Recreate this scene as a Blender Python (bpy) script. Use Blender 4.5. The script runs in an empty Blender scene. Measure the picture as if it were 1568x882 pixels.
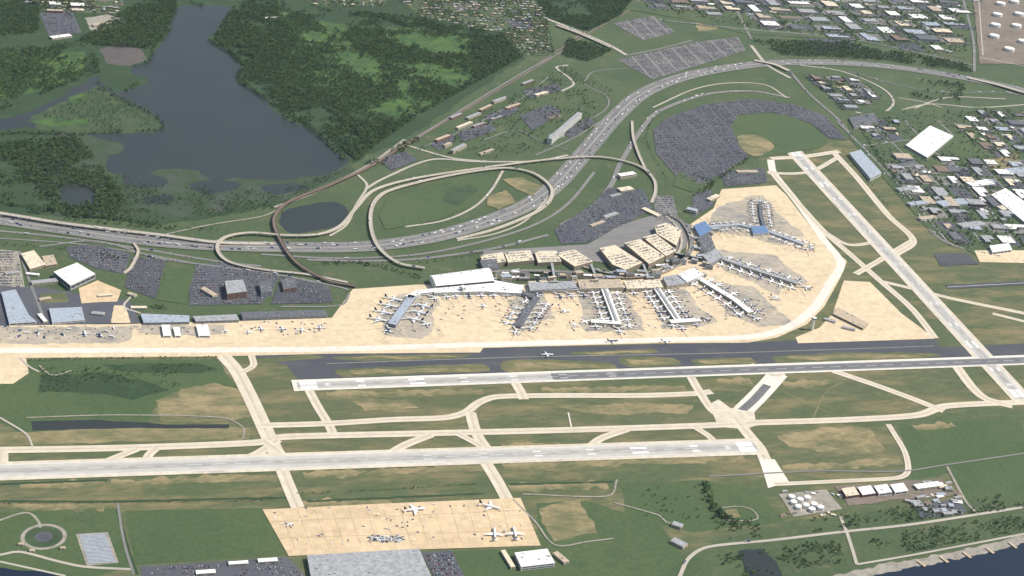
import bpy,bmesh,math,random
import numpy as np
from mathutils import Vector, Matrix, noise
from math import radians,sin,cos,pi
random.seed(7); np.random.seed(7)
SC=bpy.context.scene
# ------------------------------------------------------------ camera survey
F=2486.; DEP=radians(26); ROLL=radians(7); CH=2300.; CAM=Vector((0,-4716,CH))
fw=Vector((0,cos(DEP),-sin(DEP))); r0=Vector((1,0,0)); u0=Vector((0,sin(DEP),cos(DEP)))
rt=r0*cos(ROLL)+u0*sin(ROLL); up=-r0*sin(ROLL)+u0*cos(ROLL)
def G(x,y,z=0.):
    d=fw+rt*((x-784)/F)+up*((441-y)/F)
    return CAM+d*((z-CH)/d.z)
def L(o): SC.collection.objects.link(o)
cd=bpy.data.cameras.new('camera'); cam=bpy.data.objects.new('camera',cd); L(cam)
M=Matrix((rt,up,-fw)).transposed().to_4x4(); M.translation=CAM; cam.matrix_world=M
cd.sensor_width=36; cd.lens=36*F/1568; cd.clip_start=10; cd.clip_end=80000; SC.camera=cam
# ------------------------------------------------------------ light
AX=(G(1160,684)-G(0,722)).normalized(); AY=Vector((-AX.y,AX.x,0))
SE=radians(50); sd=Vector((0.97,0.18,0)).normalized()
SC.view_settings.view_transform='Standard'; SC.view_settings.look='None'; SC.view_settings.exposure=0
w=bpy.data.worlds.new('World'); SC.world=w; w.use_nodes=True
nt=w.node_tree; bg=nt.nodes['Background']; sk=nt.nodes.new('ShaderNodeTexSky'); sk.sky_type='NISHITA'; sk.sun_disc=False
sk.sun_elevation=SE; sk.sun_rotation=math.atan2(sd.x,sd.y); sk.altitude=0; sk.air_density=1.3; sk.dust_density=2
nt.links.new(sk.outputs[0],bg.inputs[0]); bg.inputs[1].default_value=0.14
sl=bpy.data.lights.new('sun','SUN'); sl.energy=5; sl.angle=radians(.5); sl.color=(1,.94,.85)
so=bpy.data.objects.new('sun',sl); L(so)
sv=Vector((sd.x*cos(SE),sd.y*cos(SE),sin(SE))); so.rotation_euler=sv.to_track_quat('Z','Y').to_euler()
# ------------------------------------------------------------ materials
MT={}
def newmat(n,rough=.9):
    m=bpy.data.materials.new(n); m.use_nodes=True; b=m.node_tree.nodes['Principled BSDF']
    b.inputs['Roughness'].default_value=rough
    b.inputs['Specular IOR Level'].default_value=.25
    MT[n]=m; return m,m.node_tree,b
def flat(n,c,rough=.7,var=.0,sc=.06):
    m,t,b=newmat(n,rough); b.inputs['Base Color'].default_value=(*c,1)
    if var:
        tc=t.nodes.new('ShaderNodeTexCoord'); ns=t.nodes.new('ShaderNodeTexNoise'); ns.inputs['Scale'].default_value=sc; ns.inputs['Detail'].default_value=6
        t.links.new(tc.outputs['Object'],ns.inputs['Vector'])
        mr=t.nodes.new('ShaderNodeMapRange'); mr.inputs[1].default_value=.3; mr.inputs[2].default_value=.7; mr.inputs[3].default_value=1-var; mr.inputs[4].default_value=1+var*.6
        t.links.new(ns.outputs[0],mr.inputs[0])
        mx=t.nodes.new('ShaderNodeVectorMath'); mx.operation='SCALE'; mx.inputs[0].default_value=c
        t.links.new(mr.outputs[0],mx.inputs['Scale']); t.links.new(mx.outputs[0],b.inputs['Base Color'])
    return m
def N(t,vec,scale,detail=5,rough=.6,lo=.35,hi=.65):
    ns=t.nodes.new('ShaderNodeTexNoise'); ns.inputs['Scale'].default_value=scale; ns.inputs['Detail'].default_value=detail; ns.inputs['Roughness'].default_value=rough
    t.links.new(vec,ns.inputs['Vector'])
    mr=t.nodes.new('ShaderNodeMapRange'); mr.inputs[1].default_value=lo; mr.inputs[2].default_value=hi
    t.links.new(ns.outputs[0],mr.inputs[0]); return mr.outputs[0]
def MIX(t,f,a,b):
    m=t.nodes.new('ShaderNodeMix'); m.data_type='RGBA'
    t.links.new(f,m.inputs[0])
    for i,c in ((6,a),(7,b)):
        if isinstance(c,tuple): m.inputs[i].default_value=(*c,1)
        else: t.links.new(c,m.inputs[i])
    return m.outputs[2]
def MUL(t,col,fac,lo,hi):
    mr=t.nodes.new('ShaderNodeMapRange'); mr.inputs[3].default_value=lo; mr.inputs[4].default_value=hi; t.links.new(fac,mr.inputs[0])
    v=t.nodes.new('ShaderNodeVectorMath'); v.operation='SCALE'; t.links.new(col,v.inputs[0]); t.links.new(mr.outputs[0],v.inputs['Scale']); return v.outputs[0]
def nat(n,c1,c2,c3,s1=.004,s2=.012,s3=.08,stretch=1,c3lo=.5,c3hi=.72,fine=(.68,1.28)):
    m,t,b=newmat(n,.95); tc=t.nodes.new('ShaderNodeTexCoord'); mp=t.nodes.new('ShaderNodeMapping'); mp.inputs['Scale'].default_value=(1/stretch,1,1)
    t.links.new(tc.outputs['UV'],mp.inputs[0]); v=mp.outputs[0]
    a=MIX(t,N(t,v,s1),c1,c2); a=MIX(t,N(t,v,s2,9,.7,c3lo,c3hi),a,c3)
    a=MUL(t,a,N(t,v,s3,6,.75,.25,.75),*fine)
    t.links.new(a,b.inputs['Base Color']); return m
nat('grass_ground',(.055,.088,.04),(.08,.108,.05),(.15,.135,.08),c3lo=.55,c3hi=.78)
nat('airfield_grass',(.105,.118,.06),(.078,.105,.048),(.22,.18,.095),s1=.003,s2=.011,stretch=3.2,c3lo=.47,c3hi=.68)
nat('green_field',(.062,.10,.042),(.08,.112,.048),(.045,.082,.036),s2=.008,fine=(.72,1.22))
nat('bright_meadow',(.085,.15,.035),(.06,.115,.035),(.038,.078,.03),s1=.006,s2=.02,c3lo=.42,c3hi=.6)
nat('forest_floor',(.03,.058,.028),(.038,.068,.032),(.05,.085,.033))
nat('marsh',(.055,.075,.05),(.068,.078,.064),(.038,.066,.032),s1=.005,s2=.012,c3lo=.4,c3hi=.58)
nat('reeds',(.055,.09,.04),(.072,.10,.045),(.04,.066,.035),s1=.008,s2=.02,c3lo=.42,c3hi=.6)
nat('dry_grass',(.31,.245,.135),(.22,.19,.10),(.12,.13,.065),s1=.008,s2=.018,stretch=2,c3lo=.42,c3hi=.62)
nat('mud',(.09,.08,.08),(.12,.10,.095),(.06,.072,.05))
nat('asphalt',(.08,.085,.10),(.105,.108,.12),(.07,.073,.085),s2=.02,fine=(.85,1.15))
nat('asphalt_dark',(.06,.065,.078),(.08,.085,.095),(.10,.10,.105),s2=.012,stretch=3,fine=(.85,1.15))
nat('highway',(.185,.182,.175),(.22,.212,.2),(.14,.14,.145),s1=.005,s2=.03,stretch=6,fine=(.88,1.1))
nat('freeway',(.17,.17,.17),(.205,.20,.192),(.13,.13,.135),s1=.005,s2=.03,stretch=6,fine=(.85,1.12))
nat('road_concrete',(.38,.35,.295),(.46,.42,.355),(.28,.26,.225),s2=.02,stretch=4,fine=(.9,1.08))
nat('rail_ballast',(.15,.12,.10),(.19,.15,.125),(.10,.085,.08),s2=.02,stretch=5)
nat('gravel_yard',(.26,.24,.20),(.34,.31,.26),(.15,.15,.12),s1=.012,s2=.03)
nat('brown_yard',(.17,.14,.115),(.22,.18,.15),(.10,.11,.07),s1=.008,s2=.03)
def conc(n,c1,c2,st,st2,panel=18,stretch=1.6,lo2=.6):
    m,t,b=newmat(n,.85); tc=t.nodes.new('ShaderNodeTexCoord'); uv=tc.outputs['UV']
    mp=t.nodes.new('ShaderNodeMapping'); mp.inputs['Scale'].default_value=(1/stretch,1,1); t.links.new(uv,mp.inputs[0]); v=mp.outputs[0]
    a=MIX(t,N(t,v,.006,6,.6),c1,c2); a=MIX(t,N(t,v,.018,9,.7,.55,.8),a,st); a=MIX(t,N(t,v,.009,10,.75,lo2,lo2+.14),a,st2)
    br=t.nodes.new('ShaderNodeTexBrick'); br.offset=0; br.inputs['Scale'].default_value=1; br.inputs['Brick Width'].default_value=panel; br.inputs['Row Height'].default_value=panel
    br.inputs['Mortar Size'].default_value=.35; br.inputs['Mortar Smooth'].default_value=1
    br.inputs['Color1'].default_value=(.90,.90,.91,1); br.inputs['Color2'].default_value=(1.07,1.05,1.03,1); br.inputs['Mortar'].default_value=(.66,.64,.6,1)
    t.links.new(uv,br.inputs['Vector'])
    mm=t.nodes.new('ShaderNodeVectorMath'); mm.operation='MULTIPLY'; t.links.new(a,mm.inputs[0]); t.links.new(br.outputs[0],mm.inputs[1])
    a=MUL(t,mm.outputs[0],N(t,v,.12,6,.8,.25,.75),.84,1.13)
    t.links.new(a,b.inputs['Base Color']); return m
conc('apron_concrete',(.65,.535,.36),(.59,.48,.325),(.42,.325,.205),(.46,.40,.31))
conc('apron_worn',(.44,.385,.295),(.37,.335,.275),(.29,.24,.175),(.235,.23,.22),lo2=.5)
conc('cargo_concrete',(.62,.485,.31),(.55,.43,.27),(.42,.31,.185),(.40,.33,.24))
conc('taxi_concrete',(.57,.51,.40),(.62,.56,.45),(.40,.345,.26),(.42,.40,.36),panel=15,stretch=4)
conc('white_concrete',(.72,.68,.59),(.66,.62,.53),(.5,.46,.38),(.5,.48,.44),panel=15,stretch=4)
def runway(n,c1,c2,rub,v0=4,v1=17,k=.85):
    m,t,b=newmat(n,.85); tc=t.nodes.new('ShaderNodeTexCoord'); sp=t.nodes.new('ShaderNodeSeparateXYZ'); t.links.new(tc.outputs['UV'],sp.inputs[0])
    mp=t.nodes.new('ShaderNodeMapping'); mp.inputs['Scale'].default_value=(.06,1,1); t.links.new(tc.outputs['UV'],mp.inputs[0]); v=mp.outputs[0]
    a=MIX(t,N(t,v,.05,6,.6),c1,c2)
    ab=t.nodes.new('ShaderNodeMath'); ab.operation='ABSOLUTE'; t.links.new(sp.outputs[1],ab.inputs[0])
    mr=t.nodes.new('ShaderNodeMapRange'); mr.inputs[1].default_value=v0; mr.inputs[2].default_value=v1; mr.inputs[3].default_value=k; mr.inputs[4].default_value=0; t.links.new(ab.outputs[0],mr.inputs[0])
    ml=t.nodes.new('ShaderNodeMath'); ml.operation='MULTIPLY'; t.links.new(mr.outputs[0],ml.inputs[0]); t.links.new(N(t,v,.12,7,.7,.2,.7),ml.inputs[1])
    a=MIX(t,ml.outputs[0],a,rub); a=MUL(t,a,N(t,tc.outputs['UV'],.03,6,.7,.25,.75),.84,1.12); t.links.new(a,b.inputs['Base Color'])
runway('runway_pale',(.52,.50,.45),(.44,.42,.38),(.21,.21,.215))
runway('runway_dark',(.20,.20,.20),(.17,.17,.175),(.10,.10,.11))
runway('taxi_lane',(.55,.485,.375),(.60,.535,.425),(.33,.28,.21),.6,5,.8)
def water(n,c,c2,sp=.4):
    m,t,b=newmat(n,.3); tc=t.nodes.new('ShaderNodeTexCoord'); b.inputs['Specular IOR Level'].default_value=sp
    a=MIX(t,N(t,tc.outputs['Object'],.0025,6,.6,.3,.7),c,c2); t.links.new(a,b.inputs['Base Color'])
    ns=t.nodes.new('ShaderNodeTexNoise'); ns.inputs['Scale'].default_value=.25; t.links.new(tc.outputs['Object'],ns.inputs[0])
    bp=t.nodes.new('ShaderNodeBump'); bp.inputs['Strength'].default_value=.25; bp.inputs['Distance'].default_value=.3; t.links.new(ns.outputs[0],bp.inputs['Height']); t.links.new(bp.outputs[0],b.inputs['Normal'])
water('lake_water',(.03,.037,.038),(.038,.045,.043),.12); water('river_water',(.01,.018,.035),(.012,.022,.04),.2)
flat('paint_white',(.82,.82,.80)); flat('lead_line',(.24,.19,.12))
flat('roof_white',(.78,.77,.73),.6,.15); flat('roof_cream',(.64,.56,.42),.8,.2,.15); flat('roof_grey',(.32,.33,.34),.8,.3,.12)
flat('roof_dark',(.12,.125,.14),.8,.3,.12); flat('roof_bluegrey',(.34,.385,.44),.6,.2,.12); flat('roof_brown',(.20,.145,.11),.8,.2)
flat('roof_tan',(.45,.37,.27),.8,.25,.12); flat('roof_blue',(.12,.2,.36),.5,.1)
flat('wall_cream',(.55,.48,.38)); flat('wall_white',(.68,.67,.64)); flat('wall_brick',(.25,.14,.10)); flat('wall_grey',(.32,.32,.33)); flat('wall_tan',(.40,.32,.235))
flat('glass',(.03,.045,.06),.15); flat('metal_unit',(.38,.39,.40),.5,.4,.3)
flat('rubber',(.02,.02,.02)); flat('steel',(.35,.35,.36),.4)
flat('rust',(.16,.10,.08)); flat('bark',(.08,.06,.045))
# ------------------------------------------------------------ helpers
def cr(P,closed=False,step=12.):
    n=len(P); out=[]
    for i in range(n if closed else n-1):
        if closed: a,b,c,d=P[(i-1)%n],P[i],P[(i+1)%n],P[(i+2)%n]
        else: b,c=P[i],P[i+1]; a=P[i-1] if i>0 else b*2-c; d=P[i+2] if i+2<n else c*2-b
        k=max(1,int((c-b).length/step)); m1=(c-a)*.5; m2=(d-b)*.5; l=(c-b).length
        if m1.length>l: m1=m1.normalized()*l
        if m2.length>l: m2=m2.normalized()*l
        for j in range(k):
            s=j/k; out.append(b*(2*s**3-3*s*s+1)+m1*(s**3-2*s*s+s)+c*(-2*s**3+3*s*s)+m2*(s**3-s*s))
    if not closed: out.append(P[-1].copy())
    return out
def jag(P,amp,step=10.,f=.012):
    out=[]; n=len(P)
    for i in range(n):
        a,b=P[i],P[(i+1)%n]; k=max(1,int((b-a).length/step))
        for j in range(k):
            p=a.lerp(b,j/k); q=p*f; d=noise.noise_vector(q)*amp+noise.noise_vector(q*3.7+Vector((9,3,1)))*min(amp*.5,9)
            out.append(Vector((p.x+d.x,p.y+d.y,p.z)))
    return out
LV=[]
def level(P):
    x0=min(p.x for p in P);x1=max(p.x for p in P);y0=min(p.y for p in P);y1=max(p.y for p in P); l=0
    for b in LV:
        if b[0]<x1 and b[1]>x0 and b[2]<y1 and b[3]>y0: l=max(l,b[4]+1)
    LV.append((x0,x1,y0,y1,l)); return .06+.035*l
def area2(P): return sum(P[i].x*P[(i+1)%len(P)].y-P[(i+1)%len(P)].x*P[i].y for i in range(len(P)))/2
def mkobj(name,V,Fc,mats,mi=None,uv=None):
    me=bpy.data.meshes.new(name); me.from_pydata([tuple(v) for v in V],[],Fc)
    for m in mats: me.materials.append(MT[m])
    if mi: me.polygons.foreach_set('material_index',mi)
    u=me.uv_layers.new(name='UVMap'); co=[]
    for l in me.loops:
        if uv: co+=list(uv[l.vertex_index])
        else:
            v=me.vertices[l.vertex_index].co; co+=[v.dot(AX),v.dot(AY)]
    u.data.foreach_set('uv',co); me.update()
    o=bpy.data.objects.new(name,me); L(o); return o
ZL={}
def sheetP(name,P,mat,key=None):
    if area2(P)<0: P=P[::-1]
    zz=level(P)
    P=[Vector((p.x,p.y,zz)) for p in P]
    mkobj(name,P,[list(range(len(P)))],[mat])
    if key: ZL[key]=zz
    return zz
def sheet(name,pts,mat,amp=0,smooth=False,key=None):
    P=[G(*p) for p in pts]
    if smooth: P=cr(P,True,20)
    if amp: P=jag(P,amp)
    return sheetP(name,P,mat,key)
def ribbon(C,w):
    V=[];UV=[];s=0;n=len(C)
    for i,p in enumerate(C):
        a=C[max(0,i-1)];b=C[min(n-1,i+1)]; t=(b-a); t.z=0; t.normalize(); nn=Vector((-t.y,t.x,0))
        if i: s+=(p-C[i-1]).length
        for k in(1,-1):
            ww=w if not callable(w) else w(i,k)
            V.append(p+nn*ww/2*k);UV.append((s,ww/2*k))
    return V,UV
def strip(name,pts,w,mat,curve=True,amp=0,line=None):
    C=[G(*p) for p in pts]
    C=cr(C) if curve else [C[0].lerp(C[-1],i/80) for i in range(81)]
    wf=w
    if amp: wf=lambda i,k:w*(1+amp*noise.noise(Vector((i*.45,w+k*7,pts[0][0])))+amp*.6*noise.noise(Vector((i*.11,w+k*3,pts[0][0]))))
    V,UV=ribbon(C,wf); zz=level(V)
    for v in V:v.z=zz
    mkobj(name,V,[[2*i,2*i+1,2*i+3,2*i+2] for i in range(len(C)-1)],[mat],uv=UV)
    if line:
        V,UV=ribbon(C,line[0]); 
        for v in V:v.z=zz+.02
        mkobj(name+'_centerline',V,[[2*i,2*i+1,2*i+3,2*i+2] for i in range(len(C)-1)],[line[1]],uv=UV)
    return zz,C
def boxV(V,Fc,MI,c,ax,l,wd,z0,z1,mi):
    ay=Vector((-ax.y,ax.x,0)); b=len(V)
    for z in(z0,z1):
        for sx,sy in((-1,-1),(1,-1),(1,1),(-1,1)):
            q=c+ax*(sx*l/2)+ay*(sy*wd/2); V.append(Vector((q.x,q.y,z)))
    for f in([3,2,1,0],[4,5,6,7],[0,1,5,4],[1,2,6,5],[2,3,7,6],[3,0,4,7]): Fc.append([b+i for i in f]); MI.append(mi)
def deck(name,pts,hs,w,mat,thick=1.6,rail='wall_cream'):
    C=[G(p[0],p[1],h) for p,h in zip(pts,hs)]; C=cr(C,False,10)
    V,UV=ribbon(C,w); n=len(C); Fc=[];MI=[]; V=list(V);UV=list(UV)
    for i in range(n-1): Fc.append([2*i,2*i+1,2*i+3,2*i+2]);MI.append(0)
    b=len(V); V+= [v-Vector((0,0,thick)) for v in V[:2*n]]; UV+=UV[:2*n]
    for i in range(n-1):
        Fc.append([b+2*i+2,b+2*i+3,b+2*i+1,b+2*i]);MI.append(1)
        Fc.append([2*i,2*i+2,b+2*i+2,b+2*i]);MI.append(1); Fc.append([2*i+3,2*i+1,b+2*i+1,b+2*i+3]);MI.append(1)
    for k in(1,-1):
        wa,wb=w/2+.25,w/2-.35; b=len(V)
        for i,p in enumerate(C):
            nn=(V[2*i+(0 if k==1 else 1)]-p).normalized()
            for r,zz in((wa,-.4),(wa,1.1),(wb,1.1),(wb,.02)):
                v=p+nn*r; V.append(Vector((v.x,v.y,p.z+zz)));UV.append((i*10,r))
        for i in range(n-1):
            for j in range(3): Fc.append([b+4*i+j,b+4*i+j+1,b+4*i+4+j+1,b+4*i+4+j]);MI.append(1)
    for i in range(2,n-1,4):
        if C[i].z>4.5:
            t=(C[i+1]-C[i]);t.z=0;t.normalize(); b=len(V)
            boxV(V,Fc,MI,C[i],t,1.8,w*.55,0,C[i].z-thick-1.2,1); boxV(V,Fc,MI,C[i],t,2.2,w*.9,C[i].z-thick-1.4,C[i].z-thick-.02,1)
            UV+=[(0,0)]*(len(V)-b)
    mkobj(name,V,Fc,[mat,rail],MI,UV); return C
def inpoly(X,Y,P):
    r=np.zeros(len(X),bool); n=len(P)
    for i in range(n):
        x1,y1=P[i][0],P[i][1];x2,y2=P[(i+1)%n][0],P[(i+1)%n][1]
        if y1==y2: continue
        c=((y1>Y)!=(y2>Y))&(X<(x2-x1)*(Y-y1)/(y2-y1)+x1); r^=c
    return r
def grid(pts,sp,jit=.45,ax=None,spy=None,z=0):
    P=[G(*p) for p in pts]; ax=ax or AX; ay=Vector((-ax.y,ax.x,0)); spy=spy or sp
    Q=[(p.dot(ax),p.dot(ay)) for p in P]
    xs=np.arange(min(q[0] for q in Q),max(q[0] for q in Q),sp); ys=np.arange(min(q[1] for q in Q),max(q[1] for q in Q),spy)
    X,Y=np.meshgrid(xs,ys); X=X.ravel();Y=Y.ravel()
    X=X+(np.random.rand(len(X))-.5)*2*jit*sp; Y=Y+(np.random.rand(len(Y))-.5)*2*jit*spy
    k=inpoly(X,Y,Q); X=X[k];Y=Y[k]
    return np.stack([X*ax.x+Y*ay.x,X*ax.y+Y*ay.y,np.full(len(X),float(z))],1)
def bldP(name,P,h,roof='roof_grey',wall='wall_cream',fl=2,units=1.,bev=.8):
    if area2(P)<0:P=P[::-1]
    me=bpy.data.meshes.new(name); bm=bmesh.new()
    bt=[bm.verts.new((p.x,p.y,0)) for p in P]; tp=[bm.verts.new((p.x,p.y,h)) for p in P]; n=len(P)
    top=bm.faces.new(tp); top.material_index=1
    for i in range(n): bm.faces.new((bt[i],bt[(i+1)%n],tp[(i+1)%n],tp[i])).material_index=0
    bmesh.ops.inset_individual(bm,faces=[top],thickness=bev,depth=-.7)
    for f in bm.faces:
        if f is not top and abs(f.normal.z)>.5: f.material_index=0
    for i in range(n):
        a=Vector((P[i].x,P[i].y,0));b=Vector((P[(i+1)%n].x,P[(i+1)%n].y,0)); d=b-a; l=d.length
        if l<8: continue
        d/=l; nn=Vector((d.y,-d.x,0))*.06
        for k in range(fl):
            z0=h/fl*(k+.35);z1=h/fl*(k+.75); nb=max(1,int(l/18)) 
            for j in range(nb):
                s0=2+(l-4)*j/nb+.8;s1=2+(l-4)*(j+1)/nb-.8
                q=[bm.verts.new((*(a+d*s+nn).xy,z)) for s,z in((s0,z0),(s1,z0),(s1,z1),(s0,z1))]
                bm.faces.new(q).material_index=2
    A=abs(area2(P)); X0=min(p.x for p in P);X1=max(p.x for p in P);Y0=min(p.y for p in P);Y1=max(p.y for p in P)
    e=(P[1]-P[0]); e.z=0; e.normalize(); ey=Vector((-e.y,e.x,0)); PP=[(p.x,p.y) for p in P]
    for k in range(int(min(70,A/260*units))+ (1 if units else 0)):
        x=random.uniform(X0,X1);y=random.uniform(Y0,Y1)
        chk=np.array([x+e.x*4,x-e.x*4,x+ey.x*4,x-ey.x*4]); chy=np.array([y+e.y*4,y-e.y*4,y+ey.y*4,y-ey.y*4])
        if not inpoly(chk,chy,PP).all(): continue
        V=[];Fc=[];MI=[]; boxV(V,Fc,MI,Vector((x,y,0)),e,random.uniform(2,6.5),random.uniform(2,4.5),h-.7,h+random.uniform(.5,2.6),3)
        vs=[bm.verts.new(v) for v in V]
        for f in Fc: bm.faces.new([vs[i] for i in f]).material_index=3
    bm.to_mesh(me);bm.free()
    for m in(wall,roof,'glass','metal_unit'): me.materials.append(MT[m])
    o=bpy.data.objects.new(name,me);L(o);return o
def bld(name,pts,h,*a,**k): return bldP(name,[G(x,y,h) for x,y in pts],h,*a,**k)
def bar(name,x1,y1,x2,y2,w,h,*a,**k):
    p=G(x1,y1,h);q=G(x2,y2,h);d=(q-p).normalized();nn=Vector((-d.y,d.x,0))*w/2
    return bldP(name,[p-nn,q-nn,q+nn,p+nn],h,*a,**k)
# ------------------------------------------------------------ instancing
def protos(name): return bpy.data.collections.new(name)
NG={}
def instancer(name,P,rot,scl,coll,idx=None):
    P=np.asarray(P,float)
    if len(P)==0:return
    me=bpy.data.meshes.new(name); me.vertices.add(len(P)); me.vertices.foreach_set('co',P.ravel())
    for nm,ar in(('rot',rot),('scl',scl)):
        a=me.attributes.new(nm,'FLOAT','POINT'); a.data.foreach_set('value',np.broadcast_to(np.asarray(ar,float),(len(P),)).astype(float).copy())
    a=me.attributes.new('idx','INT','POINT'); a.data.foreach_set('value',np.random.randint(0,len(coll.objects),len(P)) if idx is None else idx)
    o=bpy.data.objects.new(name,me);L(o)
    if coll.name not in NG:
        g=bpy.data.node_groups.new('inst_'+coll.name,'GeometryNodeTree')
        g.interface.new_socket('Geometry',in_out='INPUT',socket_type='NodeSocketGeometry'); g.interface.new_socket('Geometry',in_out='OUTPUT',socket_type='NodeSocketGeometry')
        gi=g.nodes.new('NodeGroupInput');go=g.nodes.new('NodeGroupOutput');ci=g.nodes.new('GeometryNodeCollectionInfo'); ci.inputs[0].default_value=coll; ci.inputs[1].default_value=True; ci.inputs[2].default_value=True
        ip=g.nodes.new('GeometryNodeInstanceOnPoints'); ip.inputs['Pick Instance'].default_value=True
        def na(n,ty):
            x=g.nodes.new('GeometryNodeInputNamedAttribute'); x.data_type=ty; x.inputs[0].default_value=n
            return next(s for s in x.outputs if s.enabled and s.name=='Attribute')
        cx=g.nodes.new('ShaderNodeCombineXYZ'); g.links.new(na('rot','FLOAT'),cx.inputs[2])
        g.links.new(gi.outputs[0],ip.inputs['Points']);g.links.new(ci.outputs[0],ip.inputs['Instance']);g.links.new(na('idx','INT'),ip.inputs['Instance Index'])
        g.links.new(cx.outputs[0],ip.inputs['Rotation']);g.links.new(na('scl','FLOAT'),ip.inputs['Scale']);g.links.new(ip.outputs[0],go.inputs[0]); NG[coll.name]=g
    md=o.modifiers.new('instances','NODES'); md.node_group=NG[coll.name]
def leafmat(n,c1,c2):
    m,t,b=newmat(n,.9); oi=t.nodes.new('ShaderNodeObjectInfo'); tc=t.nodes.new('ShaderNodeTexCoord')
    a=MIX(t,oi.outputs['Random'],c1,c2); a=MUL(t,a,N(t,tc.outputs['Object'],.35,3,.6,.35,.65),.7,1.3); t.links.new(a,b.inputs['Base Color'])
leafmat('leaves_a',(.042,.085,.03),(.08,.13,.042)); leafmat('leaves_b',(.032,.068,.03),(.056,.1,.036)); leafmat('leaves_c',(.065,.12,.036),(.10,.155,.05))
trees=protos('trees')
def mktree(seed,mat,hh,rr,nf=110):
    rnd=random.Random(seed); V=[];Fc=[];MI=[]
    def limb(a,b,ra,rb):
        d=(b-a).normalized(); x=d.orthogonal().normalized();y=d.cross(x);s=len(V)
        for p,r in((a,ra),(b,rb)):
            for k in range(4): V.append(p+x*r*cos(k*pi/2)+y*r*sin(k*pi/2))
        for k in range(4): Fc.append([s+k,s+(k+1)%4,s+4+(k+1)%4,s+4+k]);MI.append(1)
    limb(Vector((0,0,-.3)),Vector((0,0,hh*.5)),.4,.22)
    cl=[]
    for k in range(6):
        an=k*2.4+rnd.random(); r=rr*rnd.uniform(.35,.8); z=hh*rnd.uniform(.45,.85)
        e=Vector((cos(an)*r,sin(an)*r,z)); limb(Vector((0,0,hh*rnd.uniform(.25,.5))),e,.16,.05); cl.append((e,rr*rnd.uniform(.38,.6)))
    cl.append((Vector((0,0,hh*.82)),rr*.6))
    for k in range(nf):
        c,r=rnd.choice(cl); d=Vector((rnd.gauss(0,1),rnd.gauss(0,1),rnd.gauss(0,1)+.3)).normalized()
        p=c+d*r*rnd.uniform(.6,1.05); s=rnd.uniform(.6,1.25)*rr/5
        nn=(d+Vector((rnd.uniform(-.6,.6),rnd.uniform(-.6,.6),rnd.uniform(0,.9)))).normalized(); x=nn.orthogonal().normalized(); y=nn.cross(x); b=len(V)
        for a in(0,1.6,3.1,4.7): V.append(p+(x*cos(a)+y*sin(a))*s*rnd.uniform(.7,1.2))
        Fc.append([b,b+1,b+2,b+3]);MI.append(0)
    me=bpy.data.meshes.new('deciduous_tree'); me.from_pydata([tuple(v) for v in V],[],Fc); me.materials.append(MT[mat]);me.materials.append(MT['bark']); me.polygons.foreach_set('material_index',MI)
    trees.objects.link(bpy.data.objects.new('deciduous_tree',me))
for s,(m,h,r) in enumerate((('leaves_a',13,5.6),('leaves_b',15,6.2),('leaves_c',10,5),('leaves_b',12,4.8),('leaves_a',8,5),('leaves_c',6,3.6))): mktree(s,m,h,r)
def forest(name,pts,sp=10,thin=None,sc=(.65,1.3),nf=.004,excl=(),soft=.45):
    P=grid(pts,sp,.5)
    for e in excl:
        Q=[G(*q) for q in e]; P=P[~inpoly(P[:,0],P[:,1],Q)]
    if thin is not None and len(P):
        P=P[np.array([noise.noise(Vector((p[0]*nf,p[1]*nf,3.3)))+.6*noise.noise(Vector((p[0]*nf*3.3,p[1]*nf*3.3,8.3)))+.35*noise.noise(Vector((p[0]*nf*9,p[1]*nf*9,1.3)))+(random.random()-.5)*soft>thin for p in P],bool)]
    n=len(P); instancer(name,P,np.random.rand(n)*6.28,np.random.uniform(sc[0],sc[1],n),trees)
def treeline(name,pts,w=14,sp=7,sc=(.45,1.1)):
    C=cr([G(*p) for p in pts],False,sp); P=[]
    for p in C:
        if noise.noise(p*.02)<-.32: continue
        for k in range(max(1,int(w/9))): P.append((p.x+random.uniform(-w,w)/2,p.y+random.uniform(-w,w)/2,0))
    n=len(P)
    instancer(name,P,np.random.rand(n)*6.28,np.random.uniform(*sc,n),trees)
def simple(name,parts,mats,coll):
    V=[];Fc=[];MI=[]
    for p in parts:
        if p[0]=='b': boxV(V,Fc,MI,Vector((p[1],p[2],0)),Vector((1,0,0)),p[3],p[4],p[5],p[6],p[7])
        else:
            _,x,y,l,wd,z0,z1,k,mi=p; b=len(V); boxV(V,Fc,MI,Vector((x,y,0)),Vector((1,0,0)),l,wd,z0,z1,mi)
            for v in V[b+4:b+8]: v.x=x+(v.x-x)*k; v.y=y+(v.y-y)*(.5+k/2)
    me=bpy.data.meshes.new(name); me.from_pydata([tuple(v) for v in V],[],Fc)
    for m in mats: me.materials.append(MT[m])
    me.polygons.foreach_set('material_index',MI); o=bpy.data.objects.new(name,me); coll.objects.link(o); return o
for n,c in(('car_white',(.62,.62,.62)),('car_silver',(.33,.35,.37)),('car_black',(.03,.03,.035)),('car_blue',(.05,.08,.18)),('car_red',(.25,.04,.04)),('car_beige',(.32,.29,.24)),('car_grey',(.13,.135,.15)),('truck_white',(.78,.78,.78))): flat(n,c,.45)
cars=protos('cars'); movers=protos('movers'); carts=protos('carts')
for c in('car_white','car_silver','car_black','car_silver','car_blue','car_red','car_beige','car_grey','car_black','car_grey'):
    for co in(cars,movers):
        simple('car',[('b',0,0,4.6,1.8,.35,.9,0),('t',-.2,0,2.9,1.7,.9,1.45,.7,1),('b',-.2,0,1.9,1.5,1.45,1.5,0)]+[('b',x,y,.65,.25,0,.65,2) for x in(-1.4,1.4) for y in(-.85,.85)],[c,'glass','rubber'],co)
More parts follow.
